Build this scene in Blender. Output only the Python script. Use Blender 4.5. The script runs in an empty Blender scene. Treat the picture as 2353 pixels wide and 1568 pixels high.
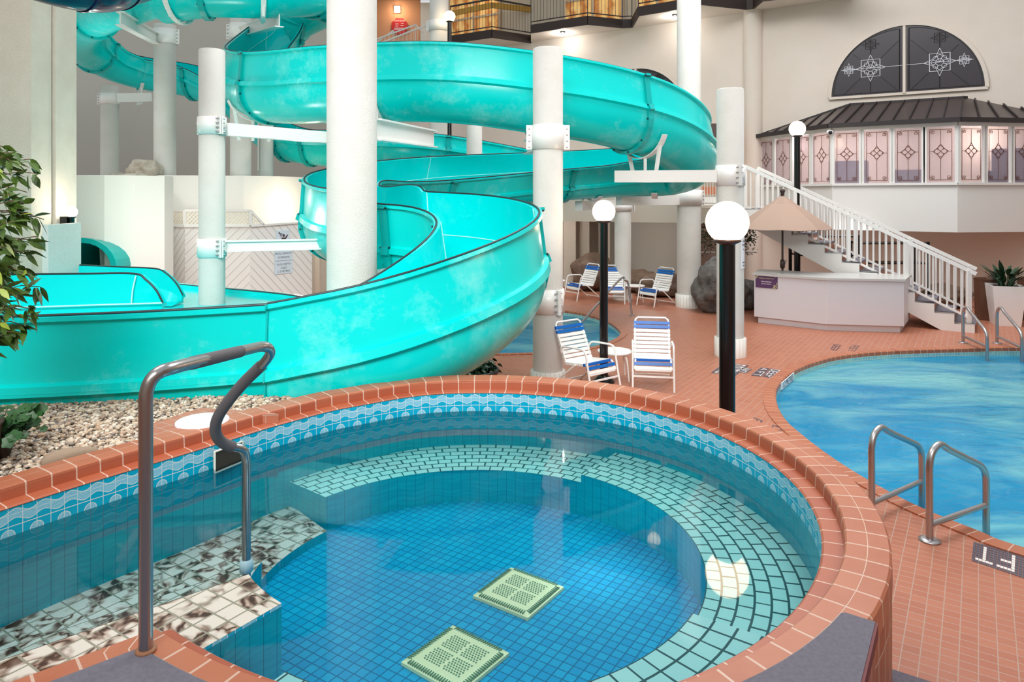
import bpy, bmesh, math, random
from mathutils import Vector, Matrix
from mathutils.geometry import tessellate_polygon
random.seed(7)
PI = math.pi
V = Vector
COL = bpy.context.scene.collection
# ---- camera model: level camera with vertical shift --------------------------------------
FPX, HOR, CX, CZ = 1640.0, 450.0, 1176.5, 2.6
def P(px, py, Y):                     # point of the place seen at a picture position and distance
    return V(((px - CX) / FPX * Y, Y, CZ - (py - HOR) / FPX * Y))
def F(px, py, z=0.0):                 # point on a level plane
    Y = FPX * (CZ - z) / (py - HOR)
    return V(((px - CX) / FPX * Y, Y, z))
AX, BX = V((.547, .837, 0)), V((-.837, .547, 0))     # the building's own two directions
def wallpt(t, off=0.0, z=0.0):        # the long main wall: t metres along it, off metres in front
    p = V((10.55, 19.0, z)) + BX * t - AX * off
    p.z = z
    return p
def wall_at(px):
    k = (px - CX) / FPX
    t = (10.55 - 19 * k) / (.837 + .547 * k)
    return t
# ---- mesh builder --------------------------------------------------------------------------
ORG = {}
class MB:
    def __init__(s): s.v, s.f, s.uv, s.sm, s.mi = [], [], [], [], []
    def add(s, vs, fs, uvs=None, smooth=False, mi=0):
        b = len(s.v); s.v += [V(p) for p in vs]
        for i, f in enumerate(fs):
            s.f.append([b + k for k in f]); s.uv.append(uvs[i] if uvs else None)
            s.sm.append(smooth); s.mi.append(mi)
        return s
    def box(s, c, sz, rz=0.0, mi=0):
        c = V(c); R = Matrix.Rotation(rz, 3, 'Z'); h = [x / 2 for x in sz]
        vs = [c + R @ V((x * h[0], y * h[1], z * h[2])) for x in (-1, 1) for y in (-1, 1) for z in (-1, 1)]
        fs = [(0, 1, 3, 2), (4, 6, 7, 5), (0, 4, 5, 1), (2, 3, 7, 6), (0, 2, 6, 4), (1, 5, 7, 3)]
        return s.add(vs, fs, mi=mi)
    def beam(s, p0, p1, w, h, up=V((0, 0, 1)), mi=0):
        p0, p1 = V(p0), V(p1); d = (p1 - p0).normalized()
        r = d.cross(up)
        r = V((1, 0, 0)) if r.length < 1e-4 else r.normalized()
        u = r.cross(d).normalized()
        vs = [p + r * (a * w / 2) + u * (b * h / 2) for p in (p0, p1) for a, b in ((-1, -1), (1, -1), (1, 1), (-1, 1))]
        return s.add(vs, [(0, 1, 2, 3), (7, 6, 5, 4), (0, 4, 5, 1), (1, 5, 6, 2), (2, 6, 7, 3), (3, 7, 4, 0)], mi=mi)
    def ibeam(s, p0, p1, w, h, t=.02):
        p0, p1 = V(p0), V(p1)
        for dz, ww, hh in ((h / 2 - t / 2, w, t), (-h / 2 + t / 2, w, t), (0, t, h - t)):
            s.beam(p0 + V((0, 0, dz)), p1 + V((0, 0, dz)), ww, hh)
        return s
    def prism(s, poly, z0, z1, mi=0, top=True, bottom=True, sides=True):
        n = len(poly); poly = [V((p[0], p[1])) for p in poly]
        area = sum(poly[i].x * poly[(i + 1) % n].y - poly[(i + 1) % n].x * poly[i].y for i in range(n))
        if area < 0: poly = poly[::-1]
        vs = [V((p.x, p.y, z0)) for p in poly] + [V((p.x, p.y, z1)) for p in poly]
        tri = tessellate_polygon([[V((p.x, p.y, 0)) for p in poly]])
        fs, uv = [], []
        pu = lambda p: (p.x * BX.x + p.y * BX.y, p.x * AX.x + p.y * AX.y)
        def orient(t):
            a, b, c = (poly[k] for k in t)
            return t if (b - a).x * (c - a).y - (b - a).y * (c - a).x > 0 else t[::-1]
        for t in tri:
            t = orient(tuple(t))
            if top: fs.append(tuple(k + n for k in t)); uv.append([pu(poly[k]) for k in t])
            if bottom: fs.append(tuple(reversed(t))); uv.append([pu(poly[k]) for k in reversed(t)])
        u = 0
        for i in range(n):
            if not sides: break
            j = (i + 1) % n; L = (poly[j] - poly[i]).length
            fs.append((i, j, j + n, i + n)); uv.append([(u, z0), (u + L, z0), (u + L, z1), (u, z1)]); u += L
        return s.add(vs, fs, uv, mi=mi)
    def tube(s, path, r, n=12, closed=False, mi=0):
        path = [V(p) for p in path]; m = len(path); rings = []; ref = None
        rr = r if isinstance(r, (list, tuple)) else [r] * m
        for i, p in enumerate(path):
            a = path[(i - 1) % m] if (closed or i > 0) else p
            b = path[(i + 1) % m] if (closed or i < m - 1) else p
            d = (b - a); d = d.normalized() if d.length > 1e-9 else V((0, 0, 1))
            if ref is None: ref = V((0, 0, 1)) if abs(d.z) < .9 else V((1, 0, 0))
            x = (ref - d * ref.dot(d)); x = x.normalized() if x.length > 1e-6 else d.orthogonal().normalized()
            ref = x; y = d.cross(x)
            rings.append([p + (x * math.cos(2 * PI * k / n) + y * math.sin(2 * PI * k / n)) * rr[i] for k in range(n)])
        vs = [q for rg in rings for q in rg]; fs = []
        for i in range(m if closed else m - 1):
            j = (i + 1) % m
            for k in range(n): fs.append((i * n + k, i * n + (k + 1) % n, j * n + (k + 1) % n, j * n + k))
        s.add(vs, fs, smooth=True, mi=mi)
        if not closed: s.add(rings[0], [tuple(range(n))[::-1]], mi=mi); s.add(rings[-1], [tuple(range(n))], mi=mi)
        return s
    def lathe(s, prof, c=(0, 0, 0), n=32, smooth=True, mi=0):
        c = V(c); m = len(prof); vs, fs, uv = [], [], []
        for r, z in prof:
            for k in range(n): vs.append(c + V((r * math.cos(2 * PI * k / n), r * math.sin(2 * PI * k / n), z)))
        for i in range(m - 1):
            for k in range(n):
                k2 = (k + 1) % n; fs.append((i * n + k, i * n + k2, (i + 1) * n + k2, (i + 1) * n + k))
                R = max(prof[i][0], prof[i + 1][0], .02)
                a, b = 2 * PI * k / n * R, 2 * PI * (k + 1) / n * R
                z0, z1 = c.z + prof[i][1], c.z + prof[i + 1][1]
                uv.append([(a, z0), (b, z0), (b, z1), (a, z1)])
        s.add(vs, fs, uv, smooth=smooth, mi=mi)
        if prof[0][0] > 1e-4: s.add(vs[:n], [tuple(range(n))[::-1]], mi=mi)
        if prof[-1][0] > 1e-4: s.add(vs[-n:], [tuple(range(n))], mi=mi)
        return s
    def cyl(s, c, r, z0, z1, n=32, mi=0): return s.lathe([(r, z0), (r, z1)], (c[0], c[1], 0), n, mi=mi)
    def ball(s, c, r, n=24, mi=0, sq=(1, 1, 1)):
        c = V(c); m = max(6, n // 2); vs, fs = [], []
        for i in range(m + 1):
            a = PI * i / m
            for k in range(n):
                b = 2 * PI * k / n
                vs.append(c + V((r * sq[0] * math.sin(a) * math.cos(b), r * sq[1] * math.sin(a) * math.sin(b), -r * sq[2] * math.cos(a))))
        for i in range(m):
            for k in range(n): fs.append((i * n + k, i * n + (k + 1) % n, (i + 1) * n + (k + 1) % n, (i + 1) * n + k))
        return s.add(vs, fs, smooth=True, mi=mi)
    def loft(s, rings, closed_ring=True, closed_path=False, smooth=False, caps=False, us=None, vsx=None, mi=0):
        m, n = len(rings), len(rings[0]); vs = [q for r in rings for q in r]; fs, uv = [], []
        for i in range(m if closed_path else m - 1):
            j = (i + 1) % m
            for k in range(n if closed_ring else n - 1):
                l = (k + 1) % n
                fs.append((i * n + k, j * n + k, j * n + l, i * n + l))
                if us:
                    u0, u1 = us[i], us[i + 1]; v0, v1 = vsx[k], vsx[k + 1]
                    uv.append([(u0, v0), (u1, v0), (u1, v1), (u0, v1)])
        s.add(vs, fs, uv if us else None, smooth=smooth, mi=mi)
        if caps: s.add(rings[0], [tuple(range(n))], mi=mi); s.add(rings[-1], [tuple(range(n))[::-1]], mi=mi)
        return s
    def build(s, name, mats, parent=None, smooth_angle=None):
        me = bpy.data.meshes.new(name)
        if parent is not None: o0 = ORG[parent]
        else:
            xs = [p.x for p in s.v]; ys = [p.y for p in s.v]; zs = [p.z for p in s.v]
            o0 = V(((min(xs) + max(xs)) / 2, (min(ys) + max(ys)) / 2, min(zs)))
        me.from_pydata([tuple(p - o0) for p in s.v], [], s.f)
        for m in (mats if isinstance(mats, (list, tuple)) else [mats]): me.materials.append(m)
        if any(u is not None for u in s.uv):
            ul = me.uv_layers.new(name='UVMap'); k = 0
            for pi, poly in enumerate(me.polygons):
                u = s.uv[pi]
                for li in range(poly.loop_total):
                    if u is not None: ul.data[poly.loop_start + li].uv = u[li]
                    else:
                        co = me.vertices[me.loops[poly.loop_start + li].vertex_index].co; n = poly.normal
                        ul.data[poly.loop_start + li].uv = (co.x, co.y) if abs(n.z) > .5 else (co.x + co.y, co.z)
        me.polygons.foreach_set('use_smooth', s.sm); me.polygons.foreach_set('material_index', s.mi)
        me.update()
        ob = bpy.data.objects.new(name, me); COL.objects.link(ob)
        if parent is not None: ob.parent = parent
        else: ob.location = o0
        ORG[ob] = o0
        if smooth_angle:
            bm = bmesh.new(); bm.from_mesh(me)
            bmesh.ops.remove_doubles(bm, verts=bm.verts, dist=1e-5)
            bmesh.ops.recalc_face_normals(bm, faces=bm.faces)
            for e in bm.edges:
                e.smooth = not (len(e.link_faces) == 2 and e.calc_face_angle(0) > smooth_angle)
            for f in bm.faces: f.smooth = True
            bm.to_mesh(me); bm.free()
        return ob
def tag(o, label=None, cat=None, group=None, kind=None):
    if label: o['label'] = label
    if cat: o['category'] = cat
    if group: o['group'] = group
    if kind: o['kind'] = kind
    return o
def thing(name, label, cat, loc, group=None):
    o = bpy.data.objects.new(name, None); COL.objects.link(o)
    o.empty_display_size = .1; o.location = loc; ORG[o] = V(loc)
    return tag(o, label, cat, group)
def struct(o, label=None): return tag(o, label, None, None, 'structure')
def copy_tree(o, parent=None):
    c = o.copy(); COL.objects.link(c)
    if parent is not None: c.parent = parent
    for ch in list(o.children): copy_tree(ch, c)
    return c
def crom(pts, per=8, closed=False):     # Catmull-Rom through n-dimensional tuples
    n = len(pts); out = []
    for i in range(n if closed else n - 1):
        g = lambda k: pts[k % n] if closed else pts[min(max(k, 0), n - 1)]
        a, b, c, d = g(i - 1), g(i), g(i + 1), g(i + 2)
        for s in range(per):
            t = s / per
            out.append(tuple(.5 * (2 * q + (r - p) * t + (2 * p - 5 * q + 4 * r - w) * t * t + (3 * q - p - 3 * r + w) * t ** 3)
                             for p, q, r, w in zip(a, b, c, d)))
    if not closed: out.append(tuple(pts[-1]))
    return out
def text_mesh(txt, size, mat4, mb=None, mi=0, align='CENTER', ext=0.0, cj=.0):
    cu = bpy.data.curves.new('t', 'FONT'); cu.body = txt; cu.size = size; cu.align_x = align; cu.align_y = 'CENTER'
    cu.extrude = ext; cu.offset = cj; cu.resolution_u = 3
    ob = bpy.data.objects.new('t', cu); COL.objects.link(ob)
    me = bpy.data.meshes.new_from_object(ob.evaluated_get(bpy.context.evaluated_depsgraph_get()))
    mb = mb or MB()
    mb.add([mat4 @ v.co for v in me.vertices], [tuple(p.vertices) for p in me.polygons], mi=mi)
    bpy.data.objects.remove(ob); bpy.data.curves.remove(cu); bpy.data.meshes.remove(me)
    return mb
def frame4(o, x, y):                   # matrix with given origin and in-plane axes
    x = V(x).normalized(); y = V(y); y = (y - x * y.dot(x)).normalized(); z = x.cross(y)
    return Matrix(((x.x, y.x, z.x, o[0]), (x.y, y.y, z.y, o[1]), (x.z, y.z, z.z, o[2]), (0, 0, 0, 1)))
# ---- materials -----------------------------------------------------------------------------
def lin(h):
    if isinstance(h, str):
        h = h.lstrip('#'); h = tuple(int(h[i:i + 2], 16) / 255 for i in (0, 2, 4))
    return tuple(c / 12.92 if c <= .04045 else ((c + .055) / 1.055) ** 2.4 for c in h) + (1.0,)
class NT:
    def __init__(s, name):
        s.m = bpy.data.materials.new(name); s.m.use_nodes = True; s.t = s.m.node_tree
        s.n, s.l = s.t.nodes, s.t.links
        s.bs = s.n['Principled BSDF']; s.out = s.n['Material Output']
    def new(s, typ, **kw):
        n = s.n.new(typ)
        for k, v in kw.items(): setattr(n, k, v)
        return n
    def put(s, sock, val):
        if hasattr(val, 'is_output') or isinstance(val, bpy.types.NodeSocket): s.l.new(val, sock)
        else: sock.default_value = val
    def math(s, op, a, b=0.0, c=0.0):
        n = s.new('ShaderNodeMath', operation=op)
        for i, q in enumerate((a, b, c)): s.put(n.inputs[i], q)
        return n.outputs[0]
    def mix(s, f, a, b):
        n = s.new('ShaderNodeMix', data_type='RGBA'); s.put(n.inputs[0], f); s.put(n.inputs[6], a); s.put(n.inputs[7], b)
        return n.outputs[2]
    def noise(s, scale, detail=3, rough=.5, vec=None, dist=0.0):
        n = s.new('ShaderNodeTexNoise'); n.inputs['Scale'].default_value = scale; n.inputs['Detail'].default_value = detail
        n.inputs['Roughness'].default_value = rough; n.inputs['Distortion'].default_value = dist
        if vec is not None: s.l.new(vec, n.inputs['Vector'])
        return n.outputs['Fac']
    def ramp(s, f, lo, hi, a=0.0, b=1.0):
        n = s.new('ShaderNodeMapRange'); n.clamp = True; s.put(n.inputs[0], f)
        for i, q in enumerate((lo, hi, a, b)): n.inputs[i + 1].default_value = q
        return n.outputs[0]
    def obj(s): return s.new('ShaderNodeTexCoord').outputs['Object']
    def uv(s, scale=(1, 1, 1), rot=0.0):
        t = s.new('ShaderNodeTexCoord').outputs['UV']
        if scale == (1, 1, 1) and rot == 0: return t
        m = s.new('ShaderNodeMapping'); m.inputs['Scale'].default_value = scale; m.inputs['Rotation'].default_value = (0, 0, rot)
        s.l.new(t, m.inputs['Vector']); return m.outputs[0]
    def xyz(s, v):
        n = s.new('ShaderNodeSeparateXYZ'); s.l.new(v, n.inputs[0]); return n.outputs
    def bump(s, h, strength=.2, dist=.01):
        n = s.new('ShaderNodeBump'); n.inputs['Strength'].default_value = strength; n.inputs['Distance'].default_value = dist
        s.l.new(h, n.inputs['Height']); s.l.new(n.outputs[0], s.bs.inputs['Normal'])
    def set(s, col=None, rough=None, metal=None, spec=None, coat=None, emit=None, es=None):
        for k, v in (('Base Color', col), ('Roughness', rough), ('Metallic', metal), ('Specular IOR Level', spec), ('Coat Weight', coat),
                     ('Emission Color', emit), ('Emission Strength', es)):
            if v is not None: s.put(s.bs.inputs[k], v)
        return s.m
def simple(name, col, rough=.5, metal=0.0, bump=None, var=None, spec=.5, coat=None):
    t = NT(name); c = lin(col)
    if var:
        c2 = lin(var[0]); c = t.mix(t.ramp(t.noise(var[1], 4, .6, t.obj()), .35, .65), c, c2)
    if bump: t.bump(t.noise(bump[0], 3, .6, t.obj()), bump[1], bump[2] if len(bump) > 2 else .01)
    return t.set(c, rough, metal, spec, coat)
def emission(name, col, strength):
    t = NT(name); return t.set(lin(col), .4, emit=lin(col), es=strength)
def brick(name, c1, c2, mortar, bw, rh, ms=.004, off=.5, rough=.45, bumpd=.004, rot=0.0, bias=0.0, mottled=None, spec=.5, vari=None):
    t = NT(name); b = t.new('ShaderNodeTexBrick'); uv = t.uv((1, 1, 1.0001), rot)
    t.l.new(uv, b.inputs['Vector']); b.offset = off; b.squash = 1.0
    for k, v in (('Scale', 1.0), ('Mortar Size', ms), ('Mortar Smooth', .1), ('Bias', bias), ('Brick Width', bw), ('Row Height', rh)): b.inputs[k].default_value = v
    b.inputs['Color1'].default_value = lin(c1); b.inputs['Color2'].default_value = lin(c2); b.inputs['Mortar'].default_value = lin(mortar)
    col = b.outputs['Color']
    if mottled: col = t.mix(t.math('MULTIPLY', t.ramp(t.noise(mottled[1], 5, .65, t.obj()), .35, .75), mottled[2]), col, lin(mottled[0]))
    inv = t.math('SUBTRACT', 1.0, b.outputs['Fac']); t.bump(inv, .5, bumpd)
    return t.set(col, rough, spec=spec)
M = {}
M['stucco'] = simple('white_stucco', '#d6d4cf', .8, bump=(70, .6, .012), var=('#cfccc5', 2.0))
M['stucco_beige'] = simple('beige_rough_stucco', '#cbc3b5', .8, bump=(70, .5, .012), var=('#c2b9aa', 2.0))
M['stucco_far'] = simple('white_stucco_far', '#dad7d0', .75, bump=(60, .25, .01))
M['cream'] = simple('cream_wall_paint', '#e5dacf', .8, bump=(30, .1, .01), var=('#e0d4c8', .8))
M['beige'] = simple('beige_wall_paint', '#cdc5b8', .8, bump=(40, .1))
M['grey_wall'] = simple('grey_wall_paint', '#bfbdb5', .85, bump=(40, .15))
M['white_wall'] = simple('white_wall_paint', '#ece9e3', .8, bump=(70, .2))
M['offwhite'] = simple('off_white_paint', '#e8e7e4', .55)
M['white_metal'] = simple('white_painted_steel', '#f0efec', .3)
M['white_plastic'] = simple('white_vinyl', '#f3f2f0', .35)
M['blue_vinyl'] = simple('blue_vinyl', '#0064ba', .35)
M['black'] = simple('black_painted_metal', '#0b0b0d', .25)
M['black_rail'] = simple('black_rail_metal', '#1c1416', .5)
M['brown_slab'] = simple('dark_brown_fascia', '#2e211d', .6)
M['bronze'] = simple('brown_umbrella_metal', '#3a2a28', .35)
M['navy'] = simple('navy_fibreglass', '#16204a', .2)
M['steel'] = simple('brushed_stainless_steel', '#b9b6b8', .32, 1.0, bump=(200, .03))
M['steel_tub'] = simple('stainless_handrail', '#a7a2a2', .28, 1.0, bump=(120, .04))
M['sleeve'] = simple('grey_foam_sleeve', '#5d5a5e', .7)
M['carpet'] = simple('grey_outdoor_carpet', '#6a6672', .95, bump=(400, .4, .004), var=('#75717c', 60))
M['counter'] = simple('counter_laminate', '#d9d8de', .4)
M['counter_top'] = simple('counter_top_laminate', '#c6c5c2', .3)
M['umbrella'] = simple('tan_canvas', '#a98f80', .85, bump=(300, .1, .003))
M['tread'] = simple('grey_stair_carpet', '#77737c', .9, bump=(300, .3, .004))
M['riser'] = simple('orange_stair_tile', '#b9714f', .5)
M['roof'] = simple('dark_brown_roof_metal', '#4a3d3d', .35, .3)
M['roof_edge'] = simple('dark_roof_edge', '#2b2527', .45)
M['pot_white'] = simple('white_planter', '#f3f3f2', .3)
M['pot_brown'] = simple('bronze_planter', '#6b4c3c', .3, .2)
M['pot_black'] = simple('black_planter', '#15110f', .25)
M['pot_clay'] = simple('dark_brown_pot', '#3a1f16', .5)
M['soil'] = simple('soil', '#3a2c22', .95, bump=(60, .5))
M['bark'] = simple('bark', '#5a4634', .9, bump=(60, .5))
M['rock'] = simple('grey_rock', '#77736f', .85, bump=(9, .8, .05), var=('#4d4a49', 5))
M['rock_pale'] = simple('pale_rock', '#cfc6ba', .85, bump=(9, .8, .05), var=('#a99a8a', 5))
M['rock_brown'] = simple('brown_rock', '#776353', .85, bump=(8, .8, .05), var=('#5d4b40', 4))
M['drift'] = simple('driftwood', '#9a8672', .85, bump=(14, .5, .02))
M['wood'] = simple('door_wood', '#b98148', .5)
M['lattice'] = simple('cream_lattice', '#ece7d9', .6)
M['window_dark'] = simple('dark_tinted_glass', '#3f3a40', .25)
M['came_dark'] = simple('dark_leading', '#1d1a1c', .4)
M['came_glint'] = simple('leading_glint', '#e9e9f2', .35)  # pale copy of the dark leading, painting the light it reflects
M['came_gold'] = simple('bronze_leading', '#6b4536', .35, .3)
M['ochre'] = simple('ochre_fascia', '#b58a32', .6)
M['corridor'] = simple('corridor_wall', '#c9bfae', .8)
M['peach'] = simple('peach_wall', '#d39a75', .8)
M['red'] = simple('red_sign', '#c11a1c', .35)
M['paper_white'] = simple('white_sign', '#eef0f4', .4)
M['paper_blue'] = simple('pale_blue_sign', '#d7e6f2', .4)
M['purple'] = simple('purple_sign', '#5a3a63', .4)
M['lime'] = simple('olive_print', '#c9c48a', .5)
M['ink'] = simple('dark_ink', '#4a5160', .5)
M['ink_brown'] = simple('brown_ink', '#4d2f35', .5)
M['dome'] = simple('camera_dome', '#1a1a22', .1)
M['globe'] = emission('lit_globe', '#ffdfb4', 12.0)
M['sconce_light'] = emission('lit_sconce', '#fff0d8', 10.0)
M['bulb'] = emission('lit_downlight', '#ffffff', 25.0)
M['leaf'] = simple('ficus_leaf', '#2f4a1c', .38, var=('#4f6a24', 9))
M['leaf_y'] = simple('yellow_green_leaf', '#93a63a', .4)
M['leaf_dark'] = simple('dark_glossy_leaf', '#20402a', .3, var=('#28482c', 8))
M['leaf_ivy'] = simple('ivy_leaf', '#2e5f2a', .45, var=('#1d4420', 12))
M['leaf_small'] = simple('small_leaf', '#3d4a2c', .5, var=('#2c3a22', 14))
# fibreglass flume: teal gel coat with chalky worn patches
def teal(name, a, chalk, amt, rough=.22):
    t = NT(name); o = t.obj()
    n = t.ramp(t.noise(1.1, 8, .72, o), .53, .66); n2 = t.ramp(t.noise(14, 3, .6, o), .3, .8, .4, 1.0)
    f = t.math('MULTIPLY', t.math('MULTIPLY', n, n2), amt)
    t.bump(t.noise(25, 3, .5, o), .06, .01)
    return t.set(t.mix(f, lin(a), lin(chalk)), t.math('ADD', rough, t.math('MULTIPLY', f, .25)), spec=.3)
M['teal'] = teal('teal_fibreglass', '#00d4d0', '#a6ebe6', .42)
M['teal_in'] = teal('teal_fibreglass_inside', '#00d6d6', '#6ae4e4', .25, .15)
M['teal_dark'] = teal('teal_flange', '#04aeab', '#52cac6', .4)
M['seal'] = simple('white_joint_sealant', '#bff2ee', .4)
M['rim'] = simple('black_rim_trim', '#14282c', .4)
# tiles
M['deck'] = brick('orange_deck_tile', '#b66f52', '#aa6247', '#b29686', .092, .076, .0035, 0.0, .42, .002, mottled=('#bd7d64', 1.2, .4))
M['coping'] = brick('orange_coping_brick', '#b46a4a', '#a65838', '#cfb09e', .125, .5, .005, 0.0, .42, .003, mottled=('#bf7d5e', 6, .35))
M['coping_in'] = brick('orange_coping_inner', '#a45338', '#ad5e40', '#cfb09e', .125, .5, .004, 0.0, .4, .003)
M['tubwall_out'] = brick('orange_outer_tile', '#ab6242', '#a05433', '#c09f8c', .1, .2, .005, 0.0, .45, .003)
M['bench'] = brick('aqua_bench_tile', '#9fd0ca', '#a9d6d0', '#2f5a5c', .105, .078, .006, .5, .8, .002, spec=.05)
M['bench2'] = brick('aqua_square_bench_tile', '#a9d4ce', '#b3dad4', '#33595b', .105, .105, .006, .0, .8, .002, spec=.05)
M['tub_floor'] = brick('blue_floor_tile', '#078cb8', '#0f9ac0', '#0a688c', .056, .056, .0035, 0.0, .8, .002, spec=.05)
M['white_tile'] = brick('white_base_tile', '#efece6', '#eae6df', '#c9c5be', .07, .5, .004, 0.0, .35, .002)
M['siding'] = simple('white_siding', '#edecea', .6)
def step_tile():
    t = NT('brown_smeared_step_tile'); uv = t.uv(); b = t.new('ShaderNodeTexBrick'); t.l.new(uv, b.inputs['Vector']); b.offset = 0.0
    for k, v in (('Scale', 1.0), ('Mortar Size', .0045), ('Mortar Smooth', .1), ('Bias', 0.0), ('Brick Width', .095), ('Row Height', .095)): b.inputs[k].default_value = v
    b.inputs['Color1'].default_value = (0, 0, 0, 1); b.inputs['Color2'].default_value = (1, 1, 1, 1)
    cx, cy, cz = t.xyz(b.outputs['Color'])
    cell = t.math('MULTIPLY', cx, 37.0)
    comb = t.new('ShaderNodeCombineXYZ'); ux = t.xyz(uv)
    t.put(comb.inputs[0], ux[0]); t.put(comb.inputs[1], ux[1]); t.put(comb.inputs[2], cell)
    n = t.noise(5.5, 3, .5, comb.outputs[0], .9)
    d = t.math('ABSOLUTE', t.math('SUBTRACT', n, .5))
    streak = t.ramp(d, .01, .11, 1.0, 0.0)
    gate = t.ramp(t.noise(5.5, 2, .5, comb.outputs[0]), .40, .52)
    f = t.math('MULTIPLY', streak, gate)
    core = t.ramp(d, 0.01, .065, 1.0, 0.0)
    c = t.mix(f, lin('#d6cdc1'), lin('#94674a')); c = t.mix(t.math('MULTIPLY', core, gate), c, lin('#3c1c0e'))
    c = t.mix(b.outputs['Fac'], c, lin('#8f8a78'))
    t.bump(t.math('SUBTRACT', 1.0, b.outputs['Fac']), .5, .002)
    return t.set(c, .3)
M['step'] = step_tile()
def tub_wall():
    t = NT('teal_wave_wall_tile'); u, v, _ = t.xyz(t.uv()); m = t.math
    T = .067
    def line(val, period, w):
        fr = m('FRACT', m('DIVIDE', val, period)); d = m('MULTIPLY', m('ABSOLUTE', m('SUBTRACT', fr, .5)), period)
        return m('GREATER_THAN', d, period / 2 - w)
    c0 = m('ADD', .948, m('MULTIPLY', .012, m('SINE', m('MULTIPLY', u, 2 * PI / (2 * T)))))
    dv = m('ABSOLUTE', m('SUBTRACT', v, c0))
    edge = m('LESS_THAN', m('ABSOLUTE', m('SUBTRACT', dv, .024)), .0022)
    inside = m('LESS_THAN', dv, .024)
    speck = m('GREATER_THAN', t.noise(420, 2, .5, t.uv()), .5)
    du = m('MULTIPLY', m('ABSOLUTE', m('SUBTRACT', m('FRACT', m('DIVIDE', u, 2 * T)), .5)), 2 * T)
    rr = m('SQRT', m('ADD', m('MULTIPLY', du, du), m('POWER', m('SUBTRACT', v, .85), 2.0)))
    shell = m('LESS_THAN', rr, .032); sedge = m('LESS_THAN', m('ABSOLUTE', m('SUBTRACT', rr, .032)), .002)
    grid = m('MAXIMUM', line(u, T, .0016), m('LESS_THAN', m('ABSOLUTE', m('SUBTRACT', v, .898)), .0022))
    grid = m('MAXIMUM', grid, m('LESS_THAN', m('ABSOLUTE', m('SUBTRACT', v, .957)), .0012))
    above = m('GREATER_THAN', v, .848)
    mark = m('MAXIMUM', m('MAXIMUM', edge, sedge), grid)
    fill = m('MULTIPLY', m('MAXIMUM', inside, shell), speck)
    wob = m('ADD', v, m('MULTIPLY', .008, m('SINE', m('MULTIPLY', u, 2 * PI / (4 * T)))))
    rip = m('SINE', m('MULTIPLY', wob, 2 * PI / .02))
    ux2 = t.new('ShaderNodeCombineXYZ'); t.put(ux2.inputs[0], m('MULTIPLY', u, 2.0)); t.put(ux2.inputs[1], m('MULTIPLY', wob, 30.0))
    streak = t.ramp(t.noise(2.0, 4, .6, ux2.outputs[0]), .35, .65)
    below = t.mix(streak, lin('#0595ae'), lin('#08a6ba'))
    below = t.mix(line(u, T, .0012), below, lin('#0a6076'))
    top = t.mix(m('MULTIPLY', fill, .75), lin('#08a4c6'), lin('#d2e8ee'))
    top = t.mix(m('MULTIPLY', mark, .85), top, lin('#d6dfdd'))
    return t.set(t.mix(above, below, top), .22)
M['tubwall'] = tub_wall()
def water(name, tint, rough, bs, bd, f0=.02, scale=(1, 1, 1), nscale=6.0, dist=.6, ior=1.33):
    t = NT(name); t.n.remove(t.bs)
    tr = t.new('ShaderNodeBsdfTransparent'); tr.inputs[0].default_value = tint
    gl = t.new('ShaderNodeBsdfGlossy'); gl.inputs['Roughness'].default_value = rough
    fr = t.new('ShaderNodeFresnel'); fr.inputs[0].default_value = ior
    mp = t.new('ShaderNodeMapping'); mp.inputs['Scale'].default_value = scale; t.l.new(t.obj(), mp.inputs[0])
    h = t.noise(nscale, 3, .55, mp.outputs[0], dist)
    b = t.new('ShaderNodeBump'); b.inputs['Strength'].default_value = bs; b.inputs['Distance'].default_value = bd
    t.l.new(h, b.inputs['Height']); t.l.new(b.outputs[0], gl.inputs['Normal']); t.l.new(b.outputs[0], fr.inputs['Normal'])
    mx = t.new('ShaderNodeMixShader'); t.l.new(fr.outputs[0], mx.inputs[0]); t.l.new(tr.outputs[0], mx.inputs[1]); t.l.new(gl.outputs[0], mx.inputs[2])
    t.l.new(mx.outputs[0], t.out.inputs[0]); return t.m
M['tub_water'] = water('clear_tub_water', (.80, .955, .985, 1), .03, .025, .01, nscale=2.5, ior=1.27)
M['pool_water'] = water('pool_water', (.7, .95, .98, 1), .1, .5, .03, nscale=3.5, dist=1.2, ior=1.16)
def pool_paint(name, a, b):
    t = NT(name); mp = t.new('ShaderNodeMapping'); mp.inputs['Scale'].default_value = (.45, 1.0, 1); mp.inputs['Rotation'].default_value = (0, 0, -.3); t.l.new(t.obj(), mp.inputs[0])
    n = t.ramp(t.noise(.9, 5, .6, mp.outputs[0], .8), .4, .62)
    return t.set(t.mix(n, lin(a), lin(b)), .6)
M['pool_paint'] = pool_paint('pool_blue_plaster', '#12a3dd', '#7fdfe8')
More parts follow.
